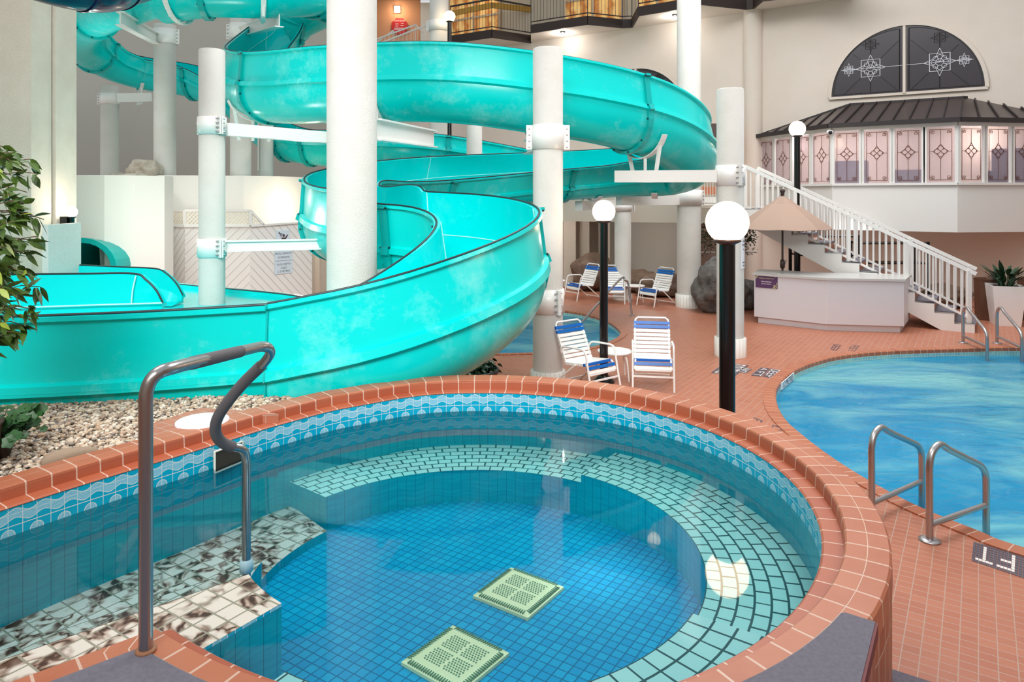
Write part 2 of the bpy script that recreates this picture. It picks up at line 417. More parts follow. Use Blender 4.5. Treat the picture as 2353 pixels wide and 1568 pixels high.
def churned(name):
    t = NT(name); t.n.remove(t.bs)
    mp = t.new('ShaderNodeMapping'); mp.inputs['Scale'].default_value = (.5, 1.1, 1); mp.inputs['Rotation'].default_value = (0, 0, .25); t.l.new(t.obj(), mp.inputs[0])
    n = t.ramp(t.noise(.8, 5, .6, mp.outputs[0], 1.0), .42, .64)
    df = t.new('ShaderNodeBsdfDiffuse'); t.l.new(t.mix(n, lin('#089cd0'), lin('#8cdbe2')), df.inputs[0])  # pale streaks paint blurred surface reflections into the diffuse colour
    tr = t.new('ShaderNodeBsdfTransparent'); tr.inputs[0].default_value = (.7, .95, .98, 1)
    m1 = t.new('ShaderNodeMixShader'); m1.inputs[0].default_value = .62; t.l.new(tr.outputs[0], m1.inputs[1]); t.l.new(df.outputs[0], m1.inputs[2])
    gl = t.new('ShaderNodeBsdfGlossy'); gl.inputs['Roughness'].default_value = .06
    fr = t.new('ShaderNodeFresnel'); fr.inputs[0].default_value = 1.2
    b = t.new('ShaderNodeBump'); b.inputs['Strength'].default_value = .7; b.inputs['Distance'].default_value = .03
    t.l.new(t.noise(4.0, 4, .6, mp.outputs[0], 1.5), b.inputs['Height']); t.l.new(b.outputs[0], gl.inputs['Normal']); t.l.new(b.outputs[0], fr.inputs['Normal'])
    m2 = t.new('ShaderNodeMixShader'); t.l.new(fr.outputs[0], m2.inputs[0]); t.l.new(m1.outputs[0], m2.inputs[1]); t.l.new(gl.outputs[0], m2.inputs[2])
    t.l.new(m2.outputs[0], t.out.inputs[0]); return t.m
M['pool_water'] = churned('painted_sheen_water')
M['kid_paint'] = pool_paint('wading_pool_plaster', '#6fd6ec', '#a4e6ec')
M['pool_band'] = brick('pool_waterline_tile', '#9fd0c8', '#7fbcc0', '#cfe6e0', .05, .05, .004, 0, .3, .001)
def pane_mat():
    t = NT('pink_tinted_glass'); t.n.remove(t.bs)
    tr = t.new('ShaderNodeBsdfTransparent'); tr.inputs[0].default_value = (.86, .84, .88, 1)
    df = t.new('ShaderNodeBsdfPrincipled'); df.inputs['Base Color'].default_value = lin('#b9b0ba'); df.inputs['Roughness'].default_value = .1
    mx = t.new('ShaderNodeMixShader'); mx.inputs[0].default_value = .36
    t.l.new(tr.outputs[0], mx.inputs[1]); t.l.new(df.outputs[0], mx.inputs[2]); t.l.new(mx.outputs[0], t.out.inputs[0]); return t.m
M['pane'] = pane_mat()
def curtain_mat():
    t = NT('lit_curtain'); u, v, w = t.xyz(t.obj()); m = t.math
    s = m('ADD', u, v); n = t.noise(3.0, 2, .5, t.obj())
    f = t.ramp(m('SINE', m('ADD', m('MULTIPLY', s, 42.0), m('MULTIPLY', n, 6.0))), -1, 1)
    c = t.mix(f, lin('#c9803f'), lin('#ffd489'))
    return t.set(c, .8, emit=c, es=.22)
M['curtain'] = curtain_mat()
def gravel_mat():
    t = NT('mixed_pebbles'); oi = t.new('ShaderNodeNewGeometry'); r = oi.outputs['Random Per Island']
    cr = t.new('ShaderNodeValToRGB'); t.l.new(r, cr.inputs[0]); e = cr.color_ramp
    for i, (p, c) in enumerate(((0, '#d9c9b3'), (.3, '#b59d86'), (.5, '#e6dccb'), (.68, '#8b7f77'), (.82, '#c8a98c'), (1, '#5f5a58'))):
        q = e.elements[i] if i < 2 else e.elements.new(p)
        q.position = p; q.color = lin(c)
    return t.set(cr.outputs[0], .8)
M['gravel'] = gravel_mat()
# ================= POOL OUTLINES =================
pool_far = [(1783, 905), (1789, 887), (1803, 870), (1830, 851), (1875, 833), (1940, 818), (2050, 808), (2200, 803), (2353, 800)]
pool_near = [(2353, 1260), (2250, 1222), (2100, 1160), (1985, 1098), (1910, 1050), (1850, 1005), (1808, 968), (1788, 935)]
pp = [F(*q) for q in pool_far] + [V((11.5, 12.0, 0)), V((13.5, 10.0, 0)), V((13.0, 6.5, 0)), V((10.0, 4.6, 0)), V((6.4, 4.1, 0)), V((4.6, 4.5, 0))] + [F(*q) for q in pool_near]
POOL = [V((a, b, 0)) for a, b in crom([(p.x, p.y) for p in pp], 6, True)]
kid = [(1424, 770), (1415, 752), (1385, 735), (1330, 720), (1260, 712), (1180, 709), (1110, 708)]
kp = [F(*q) for q in kid] + [V((-2.6, 16.2, 0)), V((-3.0, 14.0, 0)), V((-1.6, 12.1, 0))] + [F(1110, 812), F(1200, 812), F(1300, 806), F(1380, 793)]
KID = [V((a, b, 0)) for a, b in crom([(p.x, p.y) for p in kp], 5, True)]
def ccw(poly):
    a = sum(poly[i].x * poly[(i + 1) % len(poly)].y - poly[(i + 1) % len(poly)].x * poly[i].y for i in range(len(poly)))
    return poly if a > 0 else poly[::-1]
POOL, KID = ccw(POOL), ccw(KID)
def offset_poly(poly, d):              # outward for a counter-clockwise outline
    n = len(poly); out = []
    for i in range(n):
        a, b, c = poly[i - 1], poly[i], poly[(i + 1) % n]
        n1 = V(((b - a).y, -(b - a).x, 0)).normalized(); n2 = V(((c - b).y, -(c - b).x, 0)).normalized()
        m = (n1 + n2); m = m.normalized() if m.length > 1e-6 else n1
        out.append(V((b.x, b.y, 0)) + m * (d / max(.4, m.dot(n1))))
    return out
def arclen(poly):
    u = [0.0]
    for i in range(len(poly)): u.append(u[-1] + (poly[(i + 1) % len(poly)] - poly[i]).length)
    return u
def ring_sweep(poly, prof, mb=None, us=None):   # prof = [(offset outward, z), ...] swept round a closed outline
    mb = mb or MB(); offs = {}
    for d, z in prof:
        if d not in offs: offs[d] = offset_poly(poly, d) if abs(d) > 1e-9 else poly
    rings = [[V((offs[d][i].x, offs[d][i].y, z)) for d, z in prof] for i in range(len(poly))]
    v = [0.0]
    for (a, b), (c, e) in zip(prof, prof[1:]): v.append(v[-1] + math.hypot(c - a, e - b))
    return mb.loft(rings, closed_ring=False, closed_path=True, us=us or arclen(poly), vsx=v)
def grid_uv(p): return (p.x * BX.x + p.y * BX.y, p.x * AX.x + p.y * AX.y)
def holed_plane(outer, holes, z):
    pts = [p for q in [outer] + holes for p in q]; mb = MB()
    tri = tessellate_polygon([[V((p[0], p[1], 0)) for p in q] for q in [outer] + holes])
    vs = [V((p[0], p[1], z)) for p in pts]; fs = []
    for t in tri:
        a, b, c = (vs[k] for k in t)
        fs.append(tuple(t) if (b - a).cross(c - a).z > 0 else tuple(reversed(t)))
    return mb.add(vs, fs, [[grid_uv(vs[k]) for k in f] for f in fs])
floor_outer = [V((-14, -6, 0)), V((16, -6, 0)), V((16, 32, 0)), V((-14, 32, 0))]
fl = holed_plane(floor_outer, [offset_poly(POOL, .13), offset_poly(KID, .1)], 0.0).build('floor', M['deck'])
struct(fl, 'orange rectangular tile pool deck')

# ================= SWIMMING POOL / WADING POOL =================
def make_pool(name, label, poly, cw, wz, depth, paint, wm):
    c = sum(poly, V((0, 0, 0))) / len(poly)
    t = thing(name, label, 'pool', (c.x, c.y, -depth))
    ring_sweep(poly, [(cw, -.02), (cw, .012), (.015, .012), (0, .0), (0, wz + .06)]).build('coping', M['coping'], t)
    ring_sweep(poly, [(0, wz + .06), (0, wz - .12)]).build('waterline_band', M['pool_band'], t)
    b = ring_sweep(poly, [(0, wz - .12), (0, -depth)])
    pts = [V((p.x, p.y, -depth)) for p in poly]
    tri = tessellate_polygon([[V((p.x, p.y, 0)) for p in poly]])
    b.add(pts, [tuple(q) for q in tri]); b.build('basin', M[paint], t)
    w = MB(); w.add([V((p.x, p.y, wz)) for p in poly], [tuple(q) if (poly[q[1]] - poly[q[0]]).cross(poly[q[2]] - poly[q[0]]).z > 0 else tuple(q)[::-1] for q in tri])
    w.build('water', M[wm], t); return t
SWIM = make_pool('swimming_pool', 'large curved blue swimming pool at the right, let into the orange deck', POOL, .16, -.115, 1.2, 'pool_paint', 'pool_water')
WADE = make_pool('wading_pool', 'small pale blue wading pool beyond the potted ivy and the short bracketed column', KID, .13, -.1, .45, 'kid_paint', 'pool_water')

# ================= MAIN WALL (with its own pilaster) =================
def wall_slab(name, mat, t0, t1, z0, z1, thick=.25, off=0.0):
    a, b = wallpt(t0, off), wallpt(t1, off); a2, b2 = wallpt(t0, off - thick), wallpt(t1, off - thick)
    mb = MB(); mb.prism([a, b, b2, a2], z0, z1); return struct(mb.build(name, M[mat]))
wall_slab('wall_right', 'cream', -9, 9.9, 0, 8.08)
wall_slab('wall_far', 'cream', 9.9, 19.2, 0, 8.08)
def wall_box(name, mat, poly, z0, z1): return struct(MB().prism(poly, z0, z1).build(name, M[mat]))
cn = wallpt(16.2)
wall_box('wall_left', 'grey_wall', [V((-5.25, 26.9, 0)), V((-20, 19, 0)), V((-20.1, 19.3, 0)), V((-5.3, 27.2, 0))], 0, 11.5)
wall_box('wall_behind', 'beige', [V((-14, -5.5, 0)), V((16, -5.5, 0)), V((16, -5.2, 0)), V((-14, -5.2, 0))], 0, 9)
wall_box('wall_side_right', 'beige', [V((15.6, -5.2, 0)), V((15.9, -5.2, 0)), V((15.9, 16, 0)), V((15.6, 16, 0))], 0, 9)
wall_box('wall_side_left', 'beige', [V((-13.8, -5.2, 0)), V((-13.5, -5.2, 0)), V((-13.5, 12, 0)), V((-13.8, 12, 0))], 0, 9)
# pilaster on the main wall
tp = wall_at(1731); pc = wallpt(tp, .02)
tag(MB().cyl((pc.x, pc.y), .27, 0, 8.08).build('wall_pilaster', M['cream']), 'cream half-round pilaster rising up the main wall behind the short white column', 'pilaster')

# mezzanine
mz = [V((-1.2, 19.9, 0)), V((1.0, 19.2, 0)), V((4.55, 17.75, 0)), V((5.0, 16.3, 0)), V((6.05, 17.05, 0))]
back = [wallpt(wall_at(1665), .02), wallpt(wall_at(1150), .02)]
struct(MB().prism(mz + back, 1.92, 2.32).build('trim_1', M['beige']), 'mezzanine edge')
struct(MB().prism([mz[0], mz[1], mz[2], mz[2] + V((.02, .05, 0)), mz[1] + V((.02, .1, 0)), mz[0] + V((0, .1, 0))], 2.32, 2.56).build('trim_2', M['beige']))
wall_box('wall_back', 'grey_wall', [V((-2.5, 22.2, 0)), V((2.4, 21.5, 0)), V((4.9, 20.3, 0)), V((4.95, 20.4, 0)), V((2.45, 21.7, 0)), V((-2.5, 22.4, 0))], 0, 1.92)
for i, (px, Y, w) in enumerate(((1308, 20.5, .35), (1342, 20.9, .28), (1388, 20.7, .3))):
    p = P(px, 600, Y)
    tag(MB().box((p.x, Y, .96), (w, .3, 1.92)).build('wall_pier', M['beige']), ['beige wall pier under the mezzanine, first right of the bracketed column',
        'beige wall pier under the mezzanine, second right of the bracketed column', 'beige wall pier behind the black pole of the middle globe lamp'][i], 'pier', 'wall piers under the mezzanine')

# ================= UPPER CORRIDORS =================
SZ = 8.08
bal_edge = [(1010, 100.5), (1035, 98), (1130, 84), (1220, 97)]
def onz(px, py, z): 
    Y = FPX * (CZ - z) / (py - HOR); return V(((px - CX) / FPX * Y, Y, z))
e1 = [onz(x, y, SZ) for x, y in bal_edge]
e2 = [onz(x, y, SZ) for x, y in ((1220, 74), (1350, 54), (1430, 62), (1452, 61), (1467, 34), (1555, 20), (1611, 8), (1715, 19), (1732, 17), (1751, 0), (1850, -12), (1990, -60))]
edge = e1 + e2
bk = [wallpt(wall_at(1960), -.05), wallpt(wall_at(1000), -.05)]
ceilz = SZ + .2
struct(MB().prism(edge + bk, SZ, SZ + .2).build('ceiling', M['cream']), 'pale soffit under the upper corridor')
def fascia(pts, name, label):
    mb = MB()
    for a, b in zip(pts, pts[1:]):
        mb.beam(a + V((0, 0, .1)), b + V((0, 0, .1)), .06, .28)
    return tag(mb.build(name, M['brown_slab']), label, 'fascia')
fascia(e1, 'corridor_fascia', 'dark brown angled slab edge under the lower lit corridor beside the tall column')
fascia(e2, 'corridor_fascia', 'dark brown zigzag slab edge of the corridor projecting above the semicircular windows')
# corridor rooms behind
def corridor_wall(t0, t1, mat, z0, z1, off):
    a, b = wallpt(t0, off), wallpt(t1, off); a2, b2 = wallpt(t0, off - .15), wallpt(t1, off - .15)
    return MB().prism([a, b, b2, a2], z0, z1)
struct(corridor_wall(-2, wall_at(880) if False else 16.4, 'corridor', SZ + .2, 11.6, -1.0).build('wall_corridor', M['corridor']))
struct(MB().prism([wallpt(-2, .6), wallpt(16.4, .6), wallpt(16.4, -1.1), wallpt(-2, -1.1)], 11.0, 11.2).build('trim_3', M['corridor']))
struct(MB().prism([wallpt(-2, 0), wallpt(16.4, 0), wallpt(16.4, -1.0), wallpt(-2, -1.0)], SZ + .02, SZ + .2).build('floor_corridor', M['brown_slab']))
def wpx(px, off): # wall position under a picture column for a plane set back
    k = (px - CX) / FPX; x0, y0 = 10.55 - AX.x * off, 19 - AX.y * off
    return (x0 - k * y0) / (.837 + .547 * k)
def lit_window(px0, px1, label, z0=SZ + .35, z1=SZ + 2.45):
    t0, t1 = wpx(px0, -1.0), wpx(px1, -1.0); a, b = wallpt(t0, -.93), wallpt(t1, -.93)
    c = (a + b) / 2; t = thing('corridor_window', label, 'window', (c.x, c.y, z0), 'lit corridor windows')
    MB().prism([a, b, b + AX * .04, a + AX * .04], z0, z1).build('curtain', M['curtain'], t)
    f = MB()
    for q in (a, b, (a + b) / 2): f.beam(q + V((0, 0, z0)) - AX * .02, q + V((0, 0, z1)) - AX * .02, .07, .07)
    for z in (z0, z1, z0 + 1.15): f.beam(a + V((0, 0, z)) - AX * .02, b + V((0, 0, z)) - AX * .02, .06, .07)
    f.build('window_frame', M['corridor'], t)
lit_window(1035, 1150, 'amber curtained window on the corridor beside the tall column')
lit_window(1300, 1432, 'amber curtained window behind the upper black railing, nearest the short bracketed column')
lit_window(1466, 1560, 'amber curtained window behind the upper railing, cut off by the tall smooth column')
# corridor door panels and wall behind the upper stair (peach)
tl0, tl1 = wpx(866, 0), wpx(968, 0)
def frontal(name, mat, px0, px1, py0, py1, Y, d=.1, parent=None):
    a, b = P(px0, py0, Y), P(px1, py1, Y)
    return MB().box(((a.x + b.x) / 2, Y + d / 2, (a.z + b.z) / 2), (abs(b.x - a.x), d, abs(a.z - b.z))).build(name, M[mat], parent)
struct(frontal('wall_stairwell', 'peach', 840, 965, -40, 130, 27.4, .15))
struct(frontal('door_1', 'cream', 966, 996, 6, 130, 27.2, .1))
struct(frontal('trim_4', 'brown_slab', 820, 1010, -60, -10, 26.6, .6))
# wall lamp in the stairwell
p0 = P(913, 22, 27.35)
t = thing('wall_lamp', 'square lit wall lamp on the peach stairwell wall above the red sign', 'lamp', (p0.x, p0.y, p0.z - .12))
MB().box((p0.x, p0.y - .06, p0.z), (.2, .1, .22)).build('shade', M['sconce_light'], t)
MB().box((p0.x, p0.y - .005, p0.z), (.24, .02, .26)).build('back_plate', M['corridor'], t)
# red octagon sign
p0 = P(918, 60, 27.3); r = .33
t = thing('octagon_sign', 'large red octagonal rules sign behind the upper white stair railing', 'sign', (p0.x, p0.y, p0.z - r))
mb = MB(); oc = [(p0.x + r * math.cos(PI / 8 + k * PI / 4), p0.z + r * math.sin(PI / 8 + k * PI / 4)) for k in range(8)]
mb.add([V((x, p0.y + d, z)) for d in (0, .03) for x, z in oc], [tuple(range(8)), tuple(range(15, 7, -1))] + [(k, k + 8, (k + 1) % 8 + 8, (k + 1) % 8) for k in range(8)])
mb.build('panel', M['red'], t)
tm = None
tm = text_mesh('SLIDE RULES', .075, frame4((p0.x, p0.y - .006, p0.z + .2), (1, 0, 0), (0, 0, 1)), tm)
for x0, x1, dz in ((-.16, -.04, .08), (.06, .16, .1), (-.16, -.04, .0), (.04, .16, .02), (-.2, .16, -.08), (-.2, .1, -.13)):   # worn lines too faint to read
    tm.box((p0.x + (x0 + x1) / 2, p0.y - .004, p0.z + dz), (x1 - x0, .004, .018))
tm.build('lettering', M['paper_white'], t)
# ---- railings
def railing(name, label, pts, h, mat, step=.13, low=.1, post=.025, bar=.012, ends=True, group=None, z_off=0.0):
    t = thing(name, label, 'railing', pts[0], group); up = V((0, 0, 1))
    r = MB()
    for a, b in zip(pts, pts[1:]): r.beam(a + up * h, b + up * h, .05, .05)
    r.build('handrail', M[mat], t)
    r = MB()
    for a, b in zip(pts, pts[1:]): r.beam(a + up * low, b + up * low, .03, .03)
    r.build('bottom_rail', M[mat], t)
    bars = []
    for a, b in zip(pts, pts[1:]):
        n = max(1, int((V((b.x, b.y, 0)) - V((a.x, a.y, 0))).length / step))
        for k in range(1, n): bars.append(a.lerp(b, k / n))
    for q in bars[:95]: MB().beam(q + up * low, q + up * h, bar, bar).build('baluster', M[mat], t)
    if len(bars) > 95:
        m = MB()
        for q in bars[95:]: m.beam(q + up * low, q + up * h, bar, bar)
        tag(m.build('baluster', M[mat], t), kind='stuff')
    for q in pts: MB().beam(q, q + up * h, post, post).build('post', M[mat], t)
    return t
up2 = V((0, 0, .24))
railing('balcony_railing', 'black metal railing of the lower lit corridor bay beside the globe lamp', [p + up2 for p in e1[1:]], 1.05, 'black_rail', .12)
railing('balcony_railing', 'black metal railing of the zigzag corridor above the short bracketed column', [p + up2 for p in e2[:4]], 1.2, 'black_rail', .12)
railing('balcony_railing', 'black metal railing of the corridor bay cut by the tall smooth column', [p + up2 for p in e2[4:8]], 1.2, 'black_rail', .12)
# ochre fascia of the storey above
of = [onz(x, y, 9.55) for x, y in ((1035, 32), (1130, 12), (1220, 22))]
mb = MB()
for a, b in zip(of, of[1:]): mb.beam(a, b, .06, .2)
tag(mb.build('ochre_ledge', M['ochre']), 'ochre yellow ledge running above the lower corridor railing', 'ledge')
# upper white stair railings
for i, (pts, lb) in enumerate((([(866, 97), (905, 70)], 'short white stair railing at the far left of the upper stairwell'),
                ([(866, 90), (955, 57), (972, 75)], 'white stair railing in front of the red octagonal sign'),
                ([(872, 100), (995, 52)], 'longest white stair railing, running up to the tall collared column'))):
    q = [P(x, y, 25.2 - i * .3) for x, y in pts]
    railing('stair_railing', lb, [a - V((0, 0, .9)) for a in q], .9, 'stucco_far', .13, group='white railings of the upper stairwell')
# soffit downlights
for px, py, lb in ((1293, 76, 'small bright downlight under the corridor above the short bracketed column'), (1551, 37, 'small bright downlight beside the tall smooth column')):
    p = onz(px, py - 3, SZ); t = thing('downlight', lb, 'light', (p.x, p.y, SZ - .16), 'soffit downlights')
    MB().cyl((p.x, p.y), .09, SZ - .03, SZ - .002, 20).build('bracket', M['black'], t)
    MB().ball((p.x, p.y, SZ - .1), .055, 16).build('bulb', M['bulb'], t)
# ---- semicircular windows
def rosette(mb, c, ux, uz, r, petals=8, w=.014, stretch=1.3):
    def Q(a, b): return c + ux * a + uz * b
    def ln(pts, w=w, closed=False):
        pts = [Q(*p) for p in pts]
        for a, b in zip(pts, pts[1:] + ([pts[0]] if closed else [])): mb.beam(a, b, w, w * .6)
    for k in range(petals):
        th = 2 * PI * k / petals
        pc = (math.cos(th) * r * .48, math.sin(th) * r * .48)
        ln([(pc[0] + math.cos(a) * r * .2 - 0, pc[1] + math.sin(a) * r * .2) for a in [th + j * PI / 5 for j in range(-5, 6)]])
    ln([(0, r * stretch * 1.1), (r * .36, r * .36), (r * stretch * 1.1, 0), (r * .36, -r * .36), (0, -r * stretch * 1.1), (-r * .36, -r * .36), (-r * stretch * 1.1, 0), (-r * .36, r * .36)], closed=True)
    ln([(r * .8, r * .8), (r * .8, -r * .8), (-r * .8, -r * .8), (-r * .8, r * .8)], closed=True)
    for k in range(4): ln([(0, 0), (math.cos(k * PI / 4 + PI / 8) * r * .6, math.sin(k * PI / 4 + PI / 8) * r * .6)])
def semi_window(name, label, tc, z0, R):
    t = thing(name, label, 'window', wallpt(tc, .05, z0)); c = wallpt(tc, .03, z0); ux = -BX; uz = V((0, 0, 1)); O = -AX
    def Q(a, b, d=0.0): return c + ux * a + uz * b + O * d
    for s in (-1, 1):
        N = 24; g = .05
        pts = [(s * g, .03)] + [(s * (g + (R - g) * math.cos(k * PI / 2 / N)), .03 + (R - .03) * math.sin(k * PI / 2 / N)) for k in range(N + 1)]
        mb = MB(); n = len(pts); f = list(range(n)) if s > 0 else list(range(n))[::-1]
        mb.add([Q(a, b, -.0) for a, b in pts], [tuple(f)]); mb.add([Q(a, b, -.02) for a, b in pts], [tuple(f[::-1])])
        pn = mb.build('pane', M['window_dark'], t)
        cm = MB(); ins = .06
        ip = [(s * (g + ins), ins + .03)] + [(s * (g + ins + (R - g - 2 * ins) * math.cos(k * PI / 2 / N)), ins + .03 + (R - .03 - 2 * ins) * math.sin(k * PI / 2 / N)) for k in range(N + 1)]
        for a, b in zip(ip, ip[1:] + ip[:1]): cm.beam(Q(*a, .01), Q(*b, .01), .02, .012)
        m0 = (s * R * .45, R * .42)
        for a, b in (((m0[0], .05), (m0[0], R * .88)), ((s * g, m0[1] * .2), (s * R * .75, R * .6)), ((s * g, R * .66), (s * R * .8, .07))):
            pass
        for ang in (45, 135, 225, 315, 90, 270):
            a = math.radians(ang); L = R * (.52 if ang != 90 else .45)
            e = [m0[0] + math.cos(a) * L, m0[1] + math.sin(a) * L]
            for k in range(20):
                if s * e[0] < g + .05 or e[1] < .06 or math.hypot(*e) > R - .06: e = [m0[0] + (e[0] - m0[0]) * .94, m0[1] + (e[1] - m0[1]) * .94]
            cm.beam(Q(m0[0] + math.cos(a) * R * .2, m0[1] + math.sin(a) * R * .2, .01), Q(*e, .01), .014, .01)
        rosette(cm, Q(m0[0], R * .78, .01), ux, uz, R * .085, 8, .012)
        cm.build('leading', M['came_dark'], pn)
        cs = MB(); rosette(cs, Q(m0[0], m0[1], .012), ux, uz, R * .16, 8, .016, 1.15)
        rosette(cs, Q(s * R * .75, m0[1], .012), ux, uz, R * .07, 6, .012)
        cs.beam(Q(s * g, m0[1], .012), Q(s * R * .86, m0[1], .012), .012, .01)
        cs.build('leading_glint', M['came_glint'], pn)
    fr = MB(); N = 48
    ring = [(R * math.cos(PI * k / N), R * math.sin(PI * k / N) + .02) for k in range(N + 1)]
    for a, b in zip(ring, ring[1:]): fr.beam(Q(a[0] * 1.02, a[1] * 1.02, .02), Q(b[0] * 1.02, b[1] * 1.02, .02), .05, .09)
    fr.beam(Q(-R * 1.03, 0, .02), Q(R * 1.03, 0, .02), .05, .07); fr.beam(Q(0, 0, .02), Q(0, R, .02), .06, .1, up=O)
    fr.build('window_frame', M['cream'], t)
    return t
t0, t1 = wall_at(1910), wall_at(2265)
semi_window('arched_window', 'big dark semicircular window on the cream wall above the brown roof', (t0 + t1) / 2, 5.325, 1.80)
semi_window('arched_window', 'dark semicircular window mostly hidden behind the green slide', wall_at(1462), 5.0, 1.72)
# ================= HOT TUB =================
TC, TR, WZ = V((-.25, 3.98, 0)), 1.82, .85
def tcirc(th, r): return V((TC.x + r * math.cos(math.radians(th)), TC.y + r * math.sin(math.radians(th)), 0))
left_px = [(983, 907), (940, 912), (900, 918), (823, 932), (774, 941), (721, 954), (670, 968), (619, 982), (555, 1002), (453, 1034), (354, 1063.7), (174, 1118), (0, 1173)]
lp = [F(x, y, 1.0) for x, y in left_px]; lp = [V((p.x, p.y, 0)) for p in lp]
tip = V((-1.257, 2.63, 0))
la = math.degrees(math.atan2(tip.y - TC.y, tip.x - TC.x)) % 360
near_dir = V((-.756, -.655, 0)); left_dir = V((-.585, -.811, 0))
OUT = [tip]
th = la + 2
while th < 360 + 100:
    f_ = min(1, (th - la) / 60); OUT.append(tcirc(th, 1.684 + (TR - 1.684) * f_ * f_ * (3 - 2 * f_))); th += 3
sm = crom([(OUT[-2].x, OUT[-2].y), (OUT[-1].x, OUT[-1].y)] + [(p.x, p.y) for p in lp], 4)
OUT = OUT[:-1] + [V((a, b, 0)) for a, b in sm[4:]]
end = OUT[-1] + left_dir * 1.1
end2 = tip + near_dir * 1.55
OUT += [OUT[-1] + left_dir * .5, end, (end + end2) / 2, end2, tip + near_dir * .8, tip + near_dir * .3]
cl = [OUT[0]]
for p in OUT[1:]:
    if (p - cl[-1]).length > .03: cl.append(p)
OUT = ccw(cl)
tub = thing('hot_tub', 'raised round hot tub with orange brick coping filling the foreground', 'hot tub', (TC.x, TC.y, 0))
us = arclen(OUT)
TI = min(range(len(OUT)), key=lambda i: (OUT[i] - tip).length)
_op = offset_poly
def offset_poly(poly, d):              # keep the coping clean where it folds round the pointed corner
    o = _op(poly, d)
    if poly is OUT and d > .02:
        n = len(o); m = o[TI] - OUT[TI]; m2 = V((-m.y, m.x, 0)).normalized()
        for s in (1, -1):
            ref = m2.dot(OUT[(TI + 6 * s) % n] - OUT[TI])
            for k in range(1, 12):
                i = (TI + k * s) % n
                if m2.dot(o[i] - OUT[TI]) * ref <= 0: o[i] = o[TI].copy()
    return o
def uvsweep(prof_pts, vs): # prof with explicit v
    offs = {}; mb = MB()
    for d, z in prof_pts: offs.setdefault(d, offset_poly(OUT, d) if abs(d) > 1e-9 else OUT)
    rings = [[V((offs[d][i].x, offs[d][i].y, z)) for d, z in prof_pts] for i in range(len(OUT))]
    return mb.loft(rings, closed_ring=False, closed_path=True, us=us, vsx=vs)
TZ = 1.075
uvsweep([(0, .30), (0, .995)], [.30, .995]).build('tiled_wall', M['tubwall'], tub)
uvsweep([(.0, .992), (-.006, .998), (.004, 1.006), (.085, 1.008), (.088, 1.06), (.094, TZ), (.115, TZ)], [.01, .02, .03, .11, .18, .2, .22]).build('coping_step', M['coping_in'], tub)
uvsweep([(.088, 1.055), (.090, TZ - .004), (.097, TZ + .003), (.178, TZ + .004)], [.3, .32, .33, .41]).build('inner_coping', M['coping'], tub)
uvsweep([(.181, TZ + .004), (.262, TZ + .002), (.272, TZ - .008), (.275, TZ - .10)], [.56, .64, .66, .75]).build('outer_coping', M['coping'], tub)
uvsweep([(.172, TZ + .0035), (.187, TZ + .0035)], [.0, .01]).build('coping_joint', simple('pale_grout', '#dbc3b0', .7), tub)
uvsweep([(.272, TZ - .10), (.272, 0.0)], [0.1, 1.07]).build('outer_wall', M['tubwall_out'], tub)
# floor
FZ = .345
def polyface(pts, z, rot=0.0):
    mb = MB(); pts = ccw([V((p.x, p.y, 0)) for p in pts]); tri = tessellate_polygon([pts]); vs = [V((p.x, p.y, z)) for p in pts]; fs = []
    for q in tri:
        a, b, c = (vs[k] for k in q); fs.append(tuple(q) if (b - a).cross(c - a).z > 0 else tuple(q)[::-1])
    return mb.add(vs, fs, [[grid_uv(vs[k]) for k in f] for f in fs])
polyface([tcirc(a, 1.6) for a in range(0, 360, 6)], FZ).build('tub_floor', M['tub_floor'], tub)
def arc_bench(name, a0, a1, z, mat, r0=1.285, r1=1.83, wall='tubwall'):
    n = max(4, int(abs(a1 - a0) / 3)); A = [a0 + (a1 - a0) * i / n for i in range(n + 1)]
    mb = MB(); uu = [math.radians(a) * 1.5 for a in A]
    mb.loft([[tcirc(a, r0) + V((0, 0, z)), tcirc(a, r1) + V((0, 0, z))] for a in A][::-1], closed_ring=False, us=uu[::-1], vsx=[0, r1 - r0])
    b = mb.build(name, M[mat], tub)
    s = MB(); s.loft([[tcirc(a, r0) + V((0, 0, FZ - .02)), tcirc(a, r0) + V((0, 0, z))] for a in A], closed_ring=False, us=[math.radians(a) * r0 for a in A], vsx=[FZ, z])
    for a in (a0, a1):
        p = [tcirc(a, r0), tcirc(a, r1)]
        s.add([p[0] + V((0, 0, FZ - .02)), p[1] + V((0, 0, FZ - .02)), p[1] + V((0, 0, z)), p[0] + V((0, 0, z))], [(0, 1, 2, 3)], [[(0, FZ), (.55, FZ), (.55, z), (0, z)]])
    s.build('riser', M[wall], b)
arc_bench('bench', 55, 141, .575, 'bench'); arc_bench('bench', -33, 55, .63, 'bench'); arc_bench('bench', -121, -33, .68, 'bench2')
# steps in the alcove
q = V((-.655, .756, 0)); rS = 1.19
i0 = min(range(len(OUT)), key=lambda i: (OUT[i] - tcirc(141, 1.75)).length); i1 = min(range(len(OUT)), key=lambda i: (OUT[i] - tip).length)
n = len(OUT); seq = []; i = i0
while True:
    seq.append(OUT[i])
    if i == i1 or len(seq) > n: break
    i = (i + 1) % n
AP = seq + [tcirc(a, rS) for a in range(232, 140, -4)]
def clip(poly, d, off, keep):          # keep points with d.(p-tip) >= off (keep=+1) or <= off
    out = []; f = lambda p: keep * (d.dot(p - tip) - off)
    for a, b in zip(poly, poly[1:] + poly[:1]):
        fa, fb = f(a), f(b)
        if fa >= 0: out.append(a)
        if fa * fb < 0: out.append(a.lerp(b, fa / (fa - fb)))
    return out
bands = [(-.6, .455, .862), (.455, .83, .66), (.83, 1.22, .50), (1.22, 3.2, .40)]
